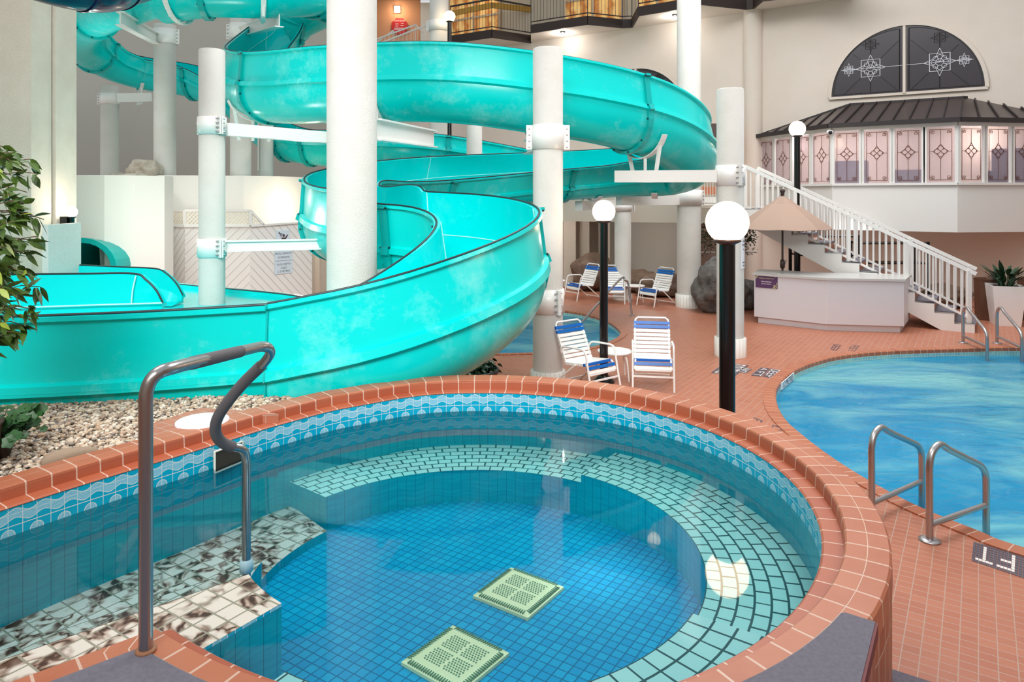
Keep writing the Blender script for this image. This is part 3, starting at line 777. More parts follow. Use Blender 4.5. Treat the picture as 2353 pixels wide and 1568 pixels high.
for k, (o0, o1, z) in enumerate(bands):
    pl = clip(clip(AP, q, o0, 1), q, o1, -1)
    if len(pl) < 3: continue
    mb = MB(); mb.prism(pl, FZ - .03, z, bottom=False, sides=False); st = mb.build('step', M['step'], tub)
    mb = MB(); mb.prism(pl, FZ - .03, z - .001, top=False, bottom=False); mb.build('riser', M['tubwall'], st)
    mb = MB(); 
    e0, e1 = clip(clip(AP, q, o1 - .001, 1), q, o1 + .001, -1), None
    xs = sorted(e0, key=lambda p: near_dir.dot(p)); 
    if len(xs) >= 2 and k < 3:
        a, b = xs[0], xs[-1]; L = (b - a).length
        z2 = bands[k + 1][2]; off = q * .004
        zz = max(z - .09, z2)
        mb.add([a + off + V((0, 0, zz)), b + off + V((0, 0, zz)), b + off + V((0, 0, z)), a + off + V((0, 0, z))], [(0, 1, 2, 3)], [[(0, 0), (L, 0), (L, .094), (0, .094)]])
        mb.build('nosing', M['step'], st)
wat = polyface(OUT, WZ).build('water', M['tub_water'], tub)
# skimmer in the left wall
a, b = F(491, 1030, .97), F(553, 1012, .97)
ia = F(492, 1026, 1.0); ib = F(556, 1002, 1.0); d = (ib - ia); d.z = 0; d.normalize(); nn = V((d.y, -d.x, 0)); ia.z = ib.z = 0
mb = MB()
for p0, p1 in (((ia, .83), (ib, .83)), ((ia, .965), (ib, .965)), ((ia, .83), (ia, .965)), ((ib, .83), (ib, .965))):
    A, B = p0[0] + nn * .006 + V((0, 0, p0[1])), p1[0] + nn * .006 + V((0, 0, p1[1])); mb.beam(A, B, .008, .01, up=nn)
sk = mb.build('skimmer_frame', M['lattice'], tub)
A, B = ia + nn * .004, ib + nn * .004
MB().add([A + V((0, 0, .83)), B + V((0, 0, .83)), B + V((0, 0, .965)), A + V((0, 0, .965))], [(0, 1, 2, 3)]).build('opening_shade', simple('skimmer_shade', '#2e2a22', .8), sk)  # flat dark sheet painting the shade inside the skimmer
# drain covers
def drain(px, label):
    cs = [F(x, y, FZ + .03) for x, y in px]; c = sum(cs, V((0, 0, 0))) / 4; h = .185
    ux = (cs[1] - cs[0]).normalized(); uy = V((-ux.y, ux.x, 0))
    t = thing('drain_cover', label, 'drain cover', (c.x, c.y, FZ), 'square drain covers on the tub floor')
    m4 = [c + ux * (a * h) + uy * (b * h) for a, b in ((-1, -1), (1, -1), (1, 1), (-1, 1))]
    mi4 = [c + ux * (a * h * .78) + uy * (b * h * .78) for a, b in ((-1, -1), (1, -1), (1, 1), (-1, 1))]
    pl = simple('drain_plastic', '#d9d7a8', .5); dk = simple('drain_hole', '#4d7a5c', .7)
    mb = MB(); lo = V((0, 0, FZ + .002 - c.z)); mb.loft([[p + lo for p in m4], [p + V((0, 0, -.012)) for p in m4], mi4]); mb.add(mi4, [(0, 1, 2, 3)]); mb.build('cover', pl, t)
    hs = MB()
    for i in range(-7, 8):
        for j in range(-7, 8):
            if abs(i) < 1 or abs(j) < 1 or math.hypot(abs(i) - 4, abs(j) - 4) > 4.4: continue
            p = c + ux * (i * .0155 + (.0077 if j % 2 else 0)) + uy * (j * .0155) + V((0, 0, .0015))
            hs.add([p + ux * (.0055 * math.cos(k * PI / 3)) + uy * (.0055 * math.sin(k * PI / 3)) for k in range(6)], [tuple(range(6))])
    for s in range(4):
        e = (ux, uy, -ux, -uy)[s]; g = V((-e.y, e.x, 0))
        for i in range(-10, 11):
            p = c + e * (h * .89) + g * (i * .0145) + V((0, 0, -.004)); hs.beam(p - e * .014, p + e * .014, .006, .006)
    hs.build('grille_holes', dk, t)
drain([(1170, 1297), (1288, 1340), (1215, 1421), (1097, 1367)], 'square drain cover on the tub floor, the one nearer the far bench')
drain([(1033, 1429), (1158, 1490), (1060, 1588), (935, 1528)], 'square drain cover on the tub floor, cut off at the bottom of the picture')
# carpeted platform and step at the near side of the tub
pr = V((1.293, 2.54, 0)); oo = offset_poly(OUT, .272)
near = [p for p in oo if p.y < 2.62 and p.x > tip.x - .02 and p.x < 1.28]
near = sorted(near, key=lambda p: p.x); tipo = offset_poly(OUT, .255)[i1]
pf = [pr - AX * 2.4, pr] + [p - V((0, .0, 0)) for p in reversed(near)] + [tipo + near_dir * 1.4, tipo + near_dir * 1.4 + V((.9, -1.2, 0))]
pf = [V((p.x, p.y, 0)) for p in pf]
plat = thing('tub_platform', 'raised platform with grey carpet on the near side of the hot tub', 'platform', (pr.x, pr.y, 0))
MB().prism(pf, 0.0, TZ - .012).build('base', M['tubwall_out'], plat)
oc2 = offset_poly(OUT, .183); cr = V((1.213, 2.597, 0))
nc = sorted([p for i, p in enumerate(oc2) if p.y < 2.62 and p.x > oc2[TI].x - .005 and p.x < 1.2], key=lambda p: p.x)
MB().prism([pr - AX * 2.4, pr, cr] + nc[::-1] + [oc2[TI], oc2[TI] + near_dir * 1.4, oc2[TI] + near_dir * 1.4 + V((.9, -1.2, 0))], TZ - .012, TZ + .008).build('carpet', M['carpet'], plat)
e = V((1.02, 2.16, 0)); 
MB().beam(pr + V((0.004, 0, TZ - .02)), pr - AX * 2.4 + V((.004, 0, TZ - .02)), .012, .05).build('nosing', simple('dark_red_nosing', '#6d2b2f', .6), plat)
s0 = F(2046, 1537, .36); s1 = s0 + V((.837, -.547, 0)) * 1.0; s0 = s0 - V((.837, -.547, 0)) * .03
tag(MB().prism([s0, s1, s1 - AX * 1.2, s0 - AX * 1.2], 0, .36).build('carpeted_step', M['carpet']), 'grey carpeted low step at the bottom right corner against the hot tub wall', 'step')
# manhole on its tiled stand
c0 = F(465, 969, TZ); stand = [F(x, y, TZ) for x, y in ((350, 972), (462, 936), (575, 943), (640, 950))]
stand = [V((p.x, p.y, 0)) for p in stand]
oc_ = [p for p in offset_poly(OUT, .268) if F(372, 1005, TZ).y - .05 < p.y < stand[-1].y + .02 and p.x < -1.2]
oc_.sort(key=lambda p: -p.y); stand = stand + oc_[1:]
tag(MB().prism(stand, 0, TZ - .004).build('tiled_ledge', M['deck']), 'orange tiled ledge beside the tub coping under the round white cover', 'ledge')
t = thing('access_cover', 'round white access cover set in the orange tiled ledge', 'cover', (c0.x, c0.y, TZ - .004))
MB().lathe([(.17, TZ - .004), (.17, TZ + .008), (.16, TZ + .012), (0.0, TZ + .012)], (c0.x, c0.y, 0), 40).build('lid', M['paper_white'], t)
mb = MB()
for k in range(26):
    for r in (.05, .09, .13):
        a = 2 * PI * k / 26 + r * 9
        if r < .06 and k % 2: continue
        mb.cyl((c0.x + r * math.cos(a), c0.y + r * math.sin(a)), .006, TZ + .012, TZ + .0135, 8)
mb.build('tread_dots', M['counter_top'], t)
# handrail into the tub
path = [(335, 1500, 2.38), (335, 1300, 2.38), (335, 1100, 2.38), (335, 990, 2.38), (335, 950, 2.38), (335, 925, 2.38), (337, 900, 2.382), (346, 876, 2.39), (365, 857, 2.41), (400, 845, 2.47), (500, 820, 2.78), (580, 801, 3.08),
        (600, 797, 3.16), (615, 799, 3.2), (621, 808, 3.23), (617, 820, 3.25), (600, 841, 3.28), (560, 880, 3.35), (525, 922, 3.41), (503, 955, 3.46), (495, 980, 3.5), (498, 1002, 3.54),
        (513, 1019, 3.59), (535, 1027, 3.64), (553, 1031, 3.67), (562, 1040, 3.69), (565, 1058, 3.7), (566, 1080, 3.7), (566, 1120, 3.7), (566, 1200, 3.7), (566, 1322, 3.7)]
hp = [P(*p) for p in path]; hp[0].z = TZ - .02; hp[-1].z = .62
t = thing('tub_handrail', 'bent stainless handrail standing on the coping corner and leading down the tub steps', 'handrail', (hp[0].x, hp[0].y, TZ))
fine = [V(p) for p in crom([tuple(p) for p in hp], 5)]
MB().tube(fine, .0225, 16).build('rail', M['steel_tub'], t)
def sub(i0, i1): return [V(p) for p in crom([tuple(p) for p in hp[i0:i1]], 5)]
a, b = P(440, 835, 2.59), P(552, 808, 2.97); MB().tube([a, b], .0245, 16).build('grip_sleeve', M['sleeve'], t)
MB().tube(sub(16, 24), .027, 16).build('grip_sleeve', M['sleeve'], t)
MB().lathe([(.0, 0), (.033, 0), (.033, .008), (.025, .012), (.0, .012)], (hp[0].x, hp[0].y, TZ + .005), 24).build('floor_flange', simple('rust_flange', '#9a6a4c', .6), t)
MB().lathe([(.024, 0), (.034, 0), (.034, .05), (.024, .06)], (hp[-1].x, hp[-1].y, .655), 20).build('foot_sleeve', M['paper_white'], t)
# ================= WATER SLIDES =================
def flume_profile(W, hw, D, t=.025, lip=.05, rib=.05, rh=.065, ext=.0, only=None):
    """outline of the open flume, rim at height 0: outer side then inner side, in (across, up)."""
    h = W / 2; o = []
    o += [(-h - lip, 0), (-h - lip, -.035), (-h - .004, -.05), (-h, -hw + .03), (-h - rib, -hw + .012), (-h - rib - .008, -hw - rh), (-h + .005, -hw - rh - .02)]
    N = 14
    for k in range(1, N): a = PI + PI * k / N; o.append((h * math.cos(a), -hw - rh - .02 + (D - .02) * math.sin(a)))
    o += [(-x, y) for x, y in reversed(o[:7])]
    i = [(h - t, 0), (h - t, -hw - rh)]
    for k in range(1, N): a = 2 * PI - PI * k / N; i.append(((h - t) * math.cos(a), -hw - rh + (D - t) * math.sin(a)))
    i += [(-h + t, -hw - rh), (-h + t, 0)]
    return o + i, len(o)
class Flume:
    def __init__(s, root, W, hw, D): s.root, s.W, s.hw, s.D = root, W, hw, D; s.c = []
    def guide(s, pts, side, per=8):      # pts: (px, py, distance, bank in degrees) of one rim; side +1 right, -1 left of travel
        raw = [tuple(P(a[0], a[1], a[2])) + (math.radians(a[3]), a[4] if len(a) > 4 else 1.0) for a in pts]
        q = crom(raw, per); out = []
        for i in range(len(q)):
            a, b = V(q[max(i - 1, 0)][:3]), V(q[min(i + 1, len(q) - 1)][:3]); d = b - a; d.z = 0; d.normalize()
            R = V((d.y, -d.x, 0)); L = R * math.cos(q[i][3]) + V((0, 0, math.sin(q[i][3])))
            out.append(tuple(V(q[i][:3]) - L * (side * s.W / 2)) + (q[i][3], q[i][4]))
        return out
    def set(s, pts, smooth=2):
        for _ in range(smooth):
            pts = [pts[0]] + [tuple((a + 2 * b + c) / 4 for a, b, c in zip(*pts[i - 1:i + 2])) for i in range(1, len(pts) - 1)] + [pts[-1]]
        # even spacing
        out = [pts[0]]; acc = 0; st = .16
        for a, b in zip(pts, pts[1:]):
            L = (V(b[:3]) - V(a[:3])).length
            if L < 1e-6: continue
            while acc + L >= st:
                f = (st - acc) / L; a = tuple(x + (y - x) * f for x, y in zip(a, b)); out.append(a); L = (V(b[:3]) - V(a[:3])).length; acc = 0
                if L < 1e-9: break
            acc += L
        s.c = out
    def frame(s, i):
        i = min(max(i, 0), len(s.c) - 1)
        a, b = V(s.c[max(i - 1, 0)][:3]), V(s.c[min(i + 1, len(s.c) - 1)][:3]); d = b - a; d.z = 0; d.normalize()
        r = s.c[i][3]; R = V((d.y, -d.x, 0)); Z = V((0, 0, 1))
        return V(s.c[i][:3]), R * math.cos(r) + Z * math.sin(r), Z * math.cos(r) - R * math.sin(r), d
    def fac(s, i): return s.c[min(max(i, 0), len(s.c) - 1)][4]
    def ring(s, i, prof):
        c, L, U, d = s.frame(i); return [c + L * x + U * (y * s.fac(i)) for x, y in prof]
    def nearest(s, px, py=None, Y=None, lo=0, hi=None):
        best = None
        for i in range(lo, hi or len(s.c)):
            c = s.c[i]; x = CX + FPX * c[0] / c[1]; e = abs(x - px) + (abs(c[1] - Y) * 30 if Y else 0)
            if best is None or e < best[0]: best = (e, i)
        return best[1]
    def section(s, i0, i1, name='flume_section', seal=True):
        prof, no = flume_profile(s.W, s.hw, s.D)
        rings = [s.ring(i, prof) for i in range(i0, i1 + 1)]
        n = len(prof); mb = MB(); mo = MB()
        vs = [q for r in rings for q in r]; fs, mi = [], []
        for i in range(len(rings) - 1):
            for k in range(n):
                l = (k + 1) % n; fs.append((i * n + k, i * n + l, (i + 1) * n + l, (i + 1) * n + k)); mi.append(0 if k < no else 1)
        mb.v = vs; mb.f = fs; mb.uv = [None] * len(fs); mb.sm = [True] * len(fs); mb.mi = mi
        mb.add(rings[0], [tuple(range(n))]); mb.add(rings[-1], [tuple(range(n))[::-1]])
        o = mb.build(name, [M['teal'], M['teal_in']], s.root, smooth_angle=math.radians(28))
        h = s.W / 2
        for sd in (-1, 1):
            MB().tube([s.frame(i)[0] + s.frame(i)[1] * (sd * (h + .02)) + s.frame(i)[2] * .006 for i in range(i0, i1 + 1)], .013, 6).build('rim_trim', M['rim'], o)
        if seal:
            sl = MB()
            for sd in (-1, 1):
                sl.tube([s.frame(i)[0] + s.frame(i)[1] * (sd * (h - .026)) + s.frame(i)[2] * ((-s.hw - .03) * s.fac(i)) for i in range(i0, i1 + 1)], .007, 5)
            sl.build('joint_seal', M['seal'], o)
        return o
    def flange(s, i, w=.10, out=.06):
        prof, no = flume_profile(s.W, s.hw, s.D, rib=.03); outer = prof[:no]
        c, L, U, d = s.frame(i); cc = (0, -s.hw); U = U * s.fac(i)
        big = []
        for x, y in outer:
            r = math.hypot(x, y - cc[1]) or 1
            if y > -s.hw: big.append((x + math.copysign(out, x) * .8, y))
            else: big.append((x * (1 + out / r), cc[1] + (y - cc[1]) * (1 + out / r)))
        mb = MB(); rr = []
        for dd in (-w / 2, w / 2):
            rr.append(([c + d * dd + L * x + U * y for x, y in outer], [c + d * dd + L * x + U * y for x, y in big]))
        n = len(outer)
        for a, b in ((rr[0][0], rr[0][1]), (rr[0][1], rr[1][1]), (rr[1][1], rr[1][0])): mb.loft([a, b], closed_ring=False)
        fo = mb.build('joint_flange', M['teal_dark'], s.root)
        bm_ = MB()
        for k in (range(1, n - 1, 3) if w > .05 else ()):
            q = (V(rr[0][0][k]) + V(rr[0][1][k])) / 2
            bm_.tube([q - d * .02, q + d * (w + .02)], .014, 6)
        if bm_.v: bm_.build('flange_bolt', M['rim'], fo)
        im = MB(); im.tube([c + L * x + U * y for x, y in flume_profile(s.W - .045, s.hw, s.D - .03)[0][no + 0:]] if False else [c + L * x + U * y for x, y in prof[no:]], .008, 5); im.build('joint_seal', M['seal'], fo)
    def build(s, cuts, i0=0, i1=None):
        i1 = i1 if i1 is not None else len(s.c) - 1
        cs = [i0] + sorted(cuts) + [i1]
        for a, b in zip(cs, cs[1:]):
            if b > a: s.section(a, b)
        for k in cuts: s.flange(k)
    def cradle(s, i, beam_to, drop=.12, name='flume_cradle'):
        """white saddle under the flume with its two struts; returned in the world, made a part of the column by the caller"""
        c, L, U, d = s.frame(i); h = s.W / 2 + .02; N = 12; pts = []
        for k in range(N + 1):
            a = PI + PI * (.17 + .66 * k / N); pts.append(c + L * (h * math.cos(a)) + U * ((-s.hw - .085 + (s.D + .03) * math.sin(a)) * s.fac(i)))
        return pts, d
rootA = thing('water_slide', 'big turquoise open water slide winding round the white columns down to the gravel', 'water slide', (-1.75, 7.8, 0))
A = Flume(rootA, 1.1, .54, .56)
up = [(338, -120, 12.6, 5), (400, -130, 12.55, 5), (480, -135, 12.6, 5), (640, -128, 12.9, 8), (760, -115, 13.8, 10), (815, -95, 15.2, 10), (790, -60, 16.6, 10), (690, -10, 17.4, 10), (600, 45, 16.7, 10),
      (535, 92, 15.1, 10), (520, 112, 13.9, 8), (556, 121, 12.9, 6), (625, 118, 12.3, 5), (752, 106, 11.7, 5), (1000, 97, 11.2, 5), (1225, 119, 11.2, 7), (1440, 160, 11.7, 9), (1575, 212, 12.6, 11),
      (1630, 275, 13.8, 14), (1575, 325, 15.0, 16, .85), (1400, 343, 15.3, 18, .74), (1225, 352, 14.6, 20, .70), (1000, 361, 13.6, 24, .74), (865, 372, 12.9, 20, .85), (772, 386, 12.2, 12), (715, 400, 11.5, 8),
      (702, 416, 10.7, 4), (728, 430, 9.95, 0), (790, 438, 9.35, -5)]
c1 = A.guide(up, +1)
uc = V((-1.75, 7.8, 0)); Rc = 2.05 - .55
zz = [(105, 2.71), (90, 2.66), (70, 2.64), (50, 2.61), (30, 2.55), (15, 2.49), (0, 2.43), (-15, 2.34), (-30, 2.24), (-50, 2.08), (-70, 1.90), (-90, 1.74)]
c2 = []
def zt(th):
    for (a, za), (b, zb) in zip(zz, zz[1:]):
        if b <= th <= a: return za + (zb - za) * (a - th) / (a - b)
    return zz[-1][1]
for th in range(88, -91, -6):
    a = math.radians(th); zo = zt(th); bank = math.radians(-8)
    c2.append((uc.x + Rc * math.cos(a), uc.y + Rc * math.sin(a), zo - .55 * math.sin(-bank) , bank, 1.0))
c3 = [(-2.1, 6.28, 1.64, math.radians(-7), 1.0)]
A.set(c1 + c2 + c3, 3)
nA = len(A.c)
mid = lambda px, Y: A.nearest(px, Y=Y)
cutsA = [5, 18, 30, 43, 69, 112, 146, 162, 179, 193, 204]
A.build(cutsA, 0, nA - 1); A.flange(nA - 1, .014, .03)
# run-out trough
ro = [(624, 701, 5.79), (600, 703, 5.78), (450, 712, 5.66), (300, 720, 5.58), (150, 726, 5.5), (0, 731, 5.44), (-150, 736, 5.4), (-320, 742, 5.38)]
op = [V(p) for p in crom([tuple(P(*q)) for q in ro], 6)]
prof, no = flume_profile(1.1, .54, .56); left = [p for p in prof[:no] if p[0] <= 0.02]
def half_wall(pts, prof, name, mats, side):
    rings = []
    for i, p in enumerate(pts):
        d = pts[min(i + 1, len(pts) - 1)] - pts[max(i - 1, 0)]; d.z = 0; d.normalize(); R = V((d.y, -d.x, 0)) * side
        rings.append([p + R * (x + .55) + V((0, 0, y)) for x, y in prof])
    mb = MB(); mb.loft(rings, closed_ring=True, caps=True); return mb.build(name, mats, rootA, smooth_angle=math.radians(28))
inn = [(-x - .0, y) for x, y in reversed(left)]
hp_ = left + [(x, y + .025) for x, y in reversed([q for q in left if q[1] < -.6])] + [(-.525, -.6), (-.525, 0)]
ow = half_wall(op, hp_, 'runout_outer_wall', M['teal'], 1)
MB().tube([p + V((0, 0, .006)) for p in op], .013, 6).build('rim_trim', M['rim'], ow)
fz = 1.15
rf = [V((-1.6, 6.2, 0)), V((-1.9, 9.5, 0)), P(700, 684, 9.8), P(560, 668, 10.5), P(420, 655, 11.2), P(360, 650, 11.5), P(120, 640, 11.7), V((-9.5, 11.2, 0)), V((-9.5, 6.0, 0)), V((-4, 5.75, 0)), V((-2.1, 6.0, 0))]
rf = [V((p.x, p.y, 0)) for p in rf]
MB().prism(rf, fz - .06, fz).build('runout_floor', M['teal_in'], rootA)
def lane_wall(top, base_z, thick, name, endcurve=True, lipw=.06):
    """standing lane wall with a rounded down-swept end; top: list of (px, py, distance)"""
    pts = [V(p) for p in crom([tuple(P(*q)) for q in top], 8)]
    mb = MB(); rings = []
    for i, p in enumerate(pts):
        d = pts[min(i + 1, len(pts) - 1)] - pts[max(i - 1, 0)]; d.z = 0; d.normalize(); R = V((d.y, -d.x, 0)); z = p.z; b = min(base_z, z - .02)
        q = V((p.x, p.y, 0)); Z = lambda zz: V((0, 0, zz))
        rings.append([q - R * (thick / 2) + Z(b), q - R * (thick / 2 + .0) + Z(z - .03), q - R * (thick / 2 + lipw) + Z(z - .025), q - R * (thick / 2 + lipw) + Z(z),
                      q + R * (thick / 2) + Z(z), q + R * (thick / 2) + Z(b + (z - b) * .45), q + R * (thick / 2 + .1) + Z(b + .03), q + R * (thick / 2 + .3) + Z(b)])
    mb.loft(rings, closed_ring=True, caps=True); o = mb.build(name, M['teal_in'], rootA, smooth_angle=math.radians(25))
    MB().tube([p + V((0, 0, .006)) for p in pts], .012, 6).build('rim_trim', M['rim'], o)
    return o, pts
w1, p1 = lane_wall([(-120, 634, 6.9), (80, 632, 6.9), (200, 631, 6.9), (308, 631, 6.9), (335, 645, 6.9), (358, 668, 6.9), (374, 698, 6.9)], 1.16, .04, 'lane_divider')
MB().tube([P(x, y, 6.84) for x, y in ((-60, 710), (90, 706), (230, 701), (372, 697))], .008, 6).build('joint_seal', M['seal'], w1)
MB().tube([P(x, y, 6.86) for x, y in ((312, 634), (305, 665), (302, 697))], .008, 6).build('joint_seal', M['seal'], w1)
w2, p2 = lane_wall([(120, 608, 9.6), (190, 611, 9.6), (280, 615, 9.6), (358, 619, 9.6), (382, 630, 9.6), (404, 652, 9.6), (420, 680, 9.6)], 1.16, .04, 'lane_divider')
fp = [(345, 648, 11.55), (420, 655, 11.2), (560, 668, 10.5), (640, 676, 10.15), (705, 685, 9.8)]
w3, p3 = lane_wall(fp, 1.1, .05, 'runout_rim', lipw=.1)
# tube mouth through the white wall
tcx, tY = P(188, 615, 12.4), 12.4; R1, R0 = .60, .50
mb = MB(); N = 24; rg = []
for d, r in ((0, R0), (0, R1), (.08, R1), (.08, R0 + .05), (1.4, R0 + .05)):
    rg.append([V((tcx.x + r * math.cos(2 * PI * k / N), tY + d, tcx.z + r * .86 * math.sin(2 * PI * k / N))) for k in range(N)])
mb.loft(rg, smooth=False)
inr = [[V((tcx.x + R0 * math.cos(2 * PI * k / N), tY + d, tcx.z + R0 * .86 * math.sin(2 * PI * k / N))) for k in range(N)] for d in (0, 1.5)]
mb.loft(inr[::-1], smooth=True); mb.add(inr[1], [tuple(range(N))])
tube = thing('slide_tube', 'turquoise closed tube mouth coming out of the white wall behind the grey-lit pillar', 'slide tube', (tcx.x, tY, tcx.z - .55))
mb.build('tube_shell', [M['teal_dark']], tube)
# second, farther slide
rootB = thing('water_slide', 'narrow turquoise slide looping along the grey back wall at the upper left', 'water slide', (-8, 19, 0))
B = Flume(rootB, .92, .30, .52)
ub = [(420, -100, 13.6, -4), (330, -85, 13.7, -4), (250, -60, 14.0, -6), (190, -38, 14.6, -8), (150, 0, 15.8, -10), (148, 45, 17.4, -12), (205, 90, 19, -14), (290, 122, 20, -14), (355, 136, 20.4, -12), (457, 153, 20.4, -10),
      (560, 200, 20.0, -10), (640, 270, 19.3, -6), (720, 300, 18.8, -3), (865, 305, 18.3, -2), (1000, 312, 18.0, -2), (1185, 346, 18.6, -4), (1300, 385, 20, -5)]
B.set(B.guide(ub, -1), 2); nB = len(B.c)
mb_ = lambda px, Y: B.nearest(px, Y=Y)
B.build(sorted(set([mb_(225, 14.0), mb_(225, 18.5), mb_(437, 20), mb_(655, 19.2), mb_(710, 18.8), mb_(1027, 18.1)])), 0, nB - 1)
# navy tube at the very top
nv = [V(p) for p in crom([tuple(P(x, y, Y)) for x, y, Y in ((40, -75, 6.6), (160, -40, 6.8), (240, -30, 7.2), (300, -42, 8.0), (420, -75, 9.0))], 6)]
nt = thing('navy_slide', 'dark navy closed slide tube crossing the top left corner', 'slide tube', nv[0] - V((0, 0, .3)))
MB().tube(nv, .25, 28).build('tube_shell', M['navy'], nt)
for k in (8, 15):
    d = (nv[k + 1] - nv[k - 1]).normalized(); MB().tube([nv[k] - d * .012, nv[k] + d * .012], .262, 28).build('joint_ring', M['navy'], nt)

# ================= COLUMNS =================
def column(name, label, px, Y, r, z0, top, mat='stucco', base=0.0, collars=(), group=None):
    x = (px - CX) / FPX * Y; zt_ = CZ + (HOR - top) / FPX * Y if top is not None else 9.4
    t = thing(name, label, 'column', (x, Y, z0), group)
    MB().lathe([(r, z0 + base), (r, zt_ - .01), (r - .012, zt_), (0, zt_)], (x, Y, 0), 40).build('shaft', M[mat], t)
    if base: MB().lathe([(r + .035, z0), (r + .035, z0 + base), (r, z0 + base + .006)], (x, Y, 0), 40).build('tile_base', M['white_tile'], t)
    t['_z'] = 0.0; del t['_z']
    for c in collars: collar(t, x, Y, r, *c)
    return t, V((x, Y, 0)), r
def collar(t, x, Y, r, ya, yb, ang=None):
    za, zb = CZ + (HOR - ya) / FPX * Y, CZ + (HOR - yb) / FPX * Y
    co = MB().lathe([(r + .003, zb), (r + .018, zb), (r + .018, za), (r + .003, za)], (x, Y, 0), 40).build('collar', M['white_metal'], t)
    for a in (ang or (0, 180)):
        a = math.radians(a); d = V((math.cos(a), math.sin(a), 0)); n = V((-d.y, d.x, 0))
        for s in (-1, 1):
            p = V((x, Y, 0)) + d * (r + .05) + n * (s * .014)
            m = MB(); m.beam(p + V((0, 0, zb)), p + V((0, 0, za)), .09, .016, up=n); m.build('flange_plate', M['white_metal'], co)
        bm_ = MB()
        for k in range(4):
            q = V((x, Y, zb + (za - zb) * (k + .5) / 4)) + d * (r + .055); bm_.tube([q - n * .06, q + n * .06], .012, 6)
        bm_.build('bolt', M['steel'], co)
def arm(t, p0, p1, w=.13, h=.2, kind='i'):
    m = MB()
    (m.ibeam if kind == 'i' else m.beam)(p0, p1, w, h)
    return m.build('support_arm', M['white_metal'], t)
def saddle(t, fl, i, arm_o, zarm, w=.09):
    pts, d = fl.cradle(i, None); m = MB()
    for a, b in zip(pts, pts[1:]): m.beam(a, b, .012, w, up=d.cross((b - a)).normalized().cross(b - a) if False else d)
    m2 = MB()
    for a, b in zip(pts, pts[1:]):
        n = (b - a).cross(d).normalized()
        m2.add([a - d * w / 2, a + d * w / 2, b + d * w / 2, b - d * w / 2, a - d * w / 2 - n * .02, a + d * w / 2 - n * .02, b + d * w / 2 - n * .02, b - d * w / 2 - n * .02],
               [(0, 1, 2, 3), (7, 6, 5, 4), (0, 4, 5, 1), (1, 5, 6, 2), (2, 6, 7, 3), (3, 7, 4, 0)])
    o = m2.build('flume_saddle', M['white_metal'], t)
    s = MB()
    for k in (2, len(pts) // 2, len(pts) - 3):
        p = pts[k]; c = pts[len(pts) // 2]; s.beam(p, V((p.x * .75 + c.x * .25, p.y * .75 + c.y * .25, zarm)), .05, .05)
    s.build('saddle_strut', M['white_metal'], o)
def hold(t, base, r, fl, i, drop=.22, h=.2, kind='i', zarm=None, over=.35):
    c, L, U, d = fl.frame(i); bot = c + U * (-fl.hw - .085 - fl.D - .03); z = zarm if zarm is not None else bot.z - .04 - h / 2 - .02
    tgt = V((c.x, c.y, 0)); dr = (tgt - base); L_ = dr.length; dr.normalize()
    arm(t, base + dr * (r + .01) + V((0, 0, z)), base + dr * (L_ + over) + V((0, 0, z)), .13, h, kind)
    saddle(t, fl, i, None, z + h / 2); return z
G1 = 'white slide support columns'
cB, bB, rB = column('support_column', 'short white column with two bolted collars standing right of the slide curve', 1259, 10.15, .213, 0, 112, base=.12, collars=((288, 344, (0, 180)), (663, 718, (-60, 120))))
hold(cB, bB, rB, A, mid(1215, 11.8), h=.24, zarm=CZ + (HOR - 318) / FPX * 10.15, over=.3)
cC, bC, rC = column('support_column', 'short white column with a white arm to its left, behind the nearest globe lamp', 1678, 11.6, .215, 0, 205, base=.3, collars=((380, 427, (-75, 105)),))
zc = CZ + (HOR - 405) / FPX * 11.6
arm(cC, bC + V((-.21, -.02, zc)), P(1415, 406, 12.3), .16, .2, 'b')
saddle(cC, A, 114, None, zc + .1, .12)
cE, bE, rE = column('support_column', 'slim white column rising out of the turquoise trough at the left', 487, 9.6, .168, 1.15, 115, collars=((270, 310, (-40, 140)), (548, 590, (-40, 140))))
ze = CZ + (HOR - 297) / FPX * 9.6
arm(cE, bE + V((.17, .03, ze)), bE + V((1.55, 1.9, ze)), .13, .17, 'b'); saddle(cE, A, 65, None, ze + .15)
ze = CZ + (HOR - 566) / FPX * 9.6; arm(cE, bE + V((.17, .03, ze)), bE + V((1.5, .5, ze)), .12, .15)
cA, bA, rA = column('support_column', 'thickest white column, standing inside the slide curve and reaching out of the picture', 808.5, 8.25, .284, 0, None)
za = CZ + (HOR - 302) / FPX * 9.6
arm(cA, bA + V((.25, .15, 3.38)), P(996, 320, 10.7), .13, .26); saddle(cA, A, mid(885, 11.8), None, 3.48)
arm(cA, bA + V((.2, .2, 1.60)), bA + V((.75, 1.2, 1.60)), .13, .22); saddle(cA, A, mid(880, 9.3), None, 1.7)
cF, bF, rF = column('support_column', 'white column on the curved white planter with an angled arm at the top left', 379, 16.9, .245, 2.95, 58, collars=((68, 101, (0,)),))
zf = CZ + (HOR - 62) / FPX * 15; arm(cF, bF + V((-.1, -.2, CZ + (HOR - 85) / FPX * 16.5)), P(276, 42, 12.9), .16, .26); saddle(cF, A, 2, None, P(276, 42, 12.9).z)
cG, bG, rG = column('support_column', 'white column with a short arm under the far loop against the grey wall', 252, 18.0, .21, 2.95, 198, collars=((215, 240, (180,)),))
arm(cG, bG + V((.2, -.05, CZ + (HOR - 226) / FPX * 18)), P(348, 224, 18.4), .14, .22, 'b'); saddle(cG, B, mb_(320, 19.4), None, CZ + (HOR - 218) / FPX * 18)
cH, bH, rH = column('support_column', 'white column behind the slim one, with an arm rising to the right near the top', 553, 17.3, .245, 2.95, 42, collars=((56, 90, (180,)),))
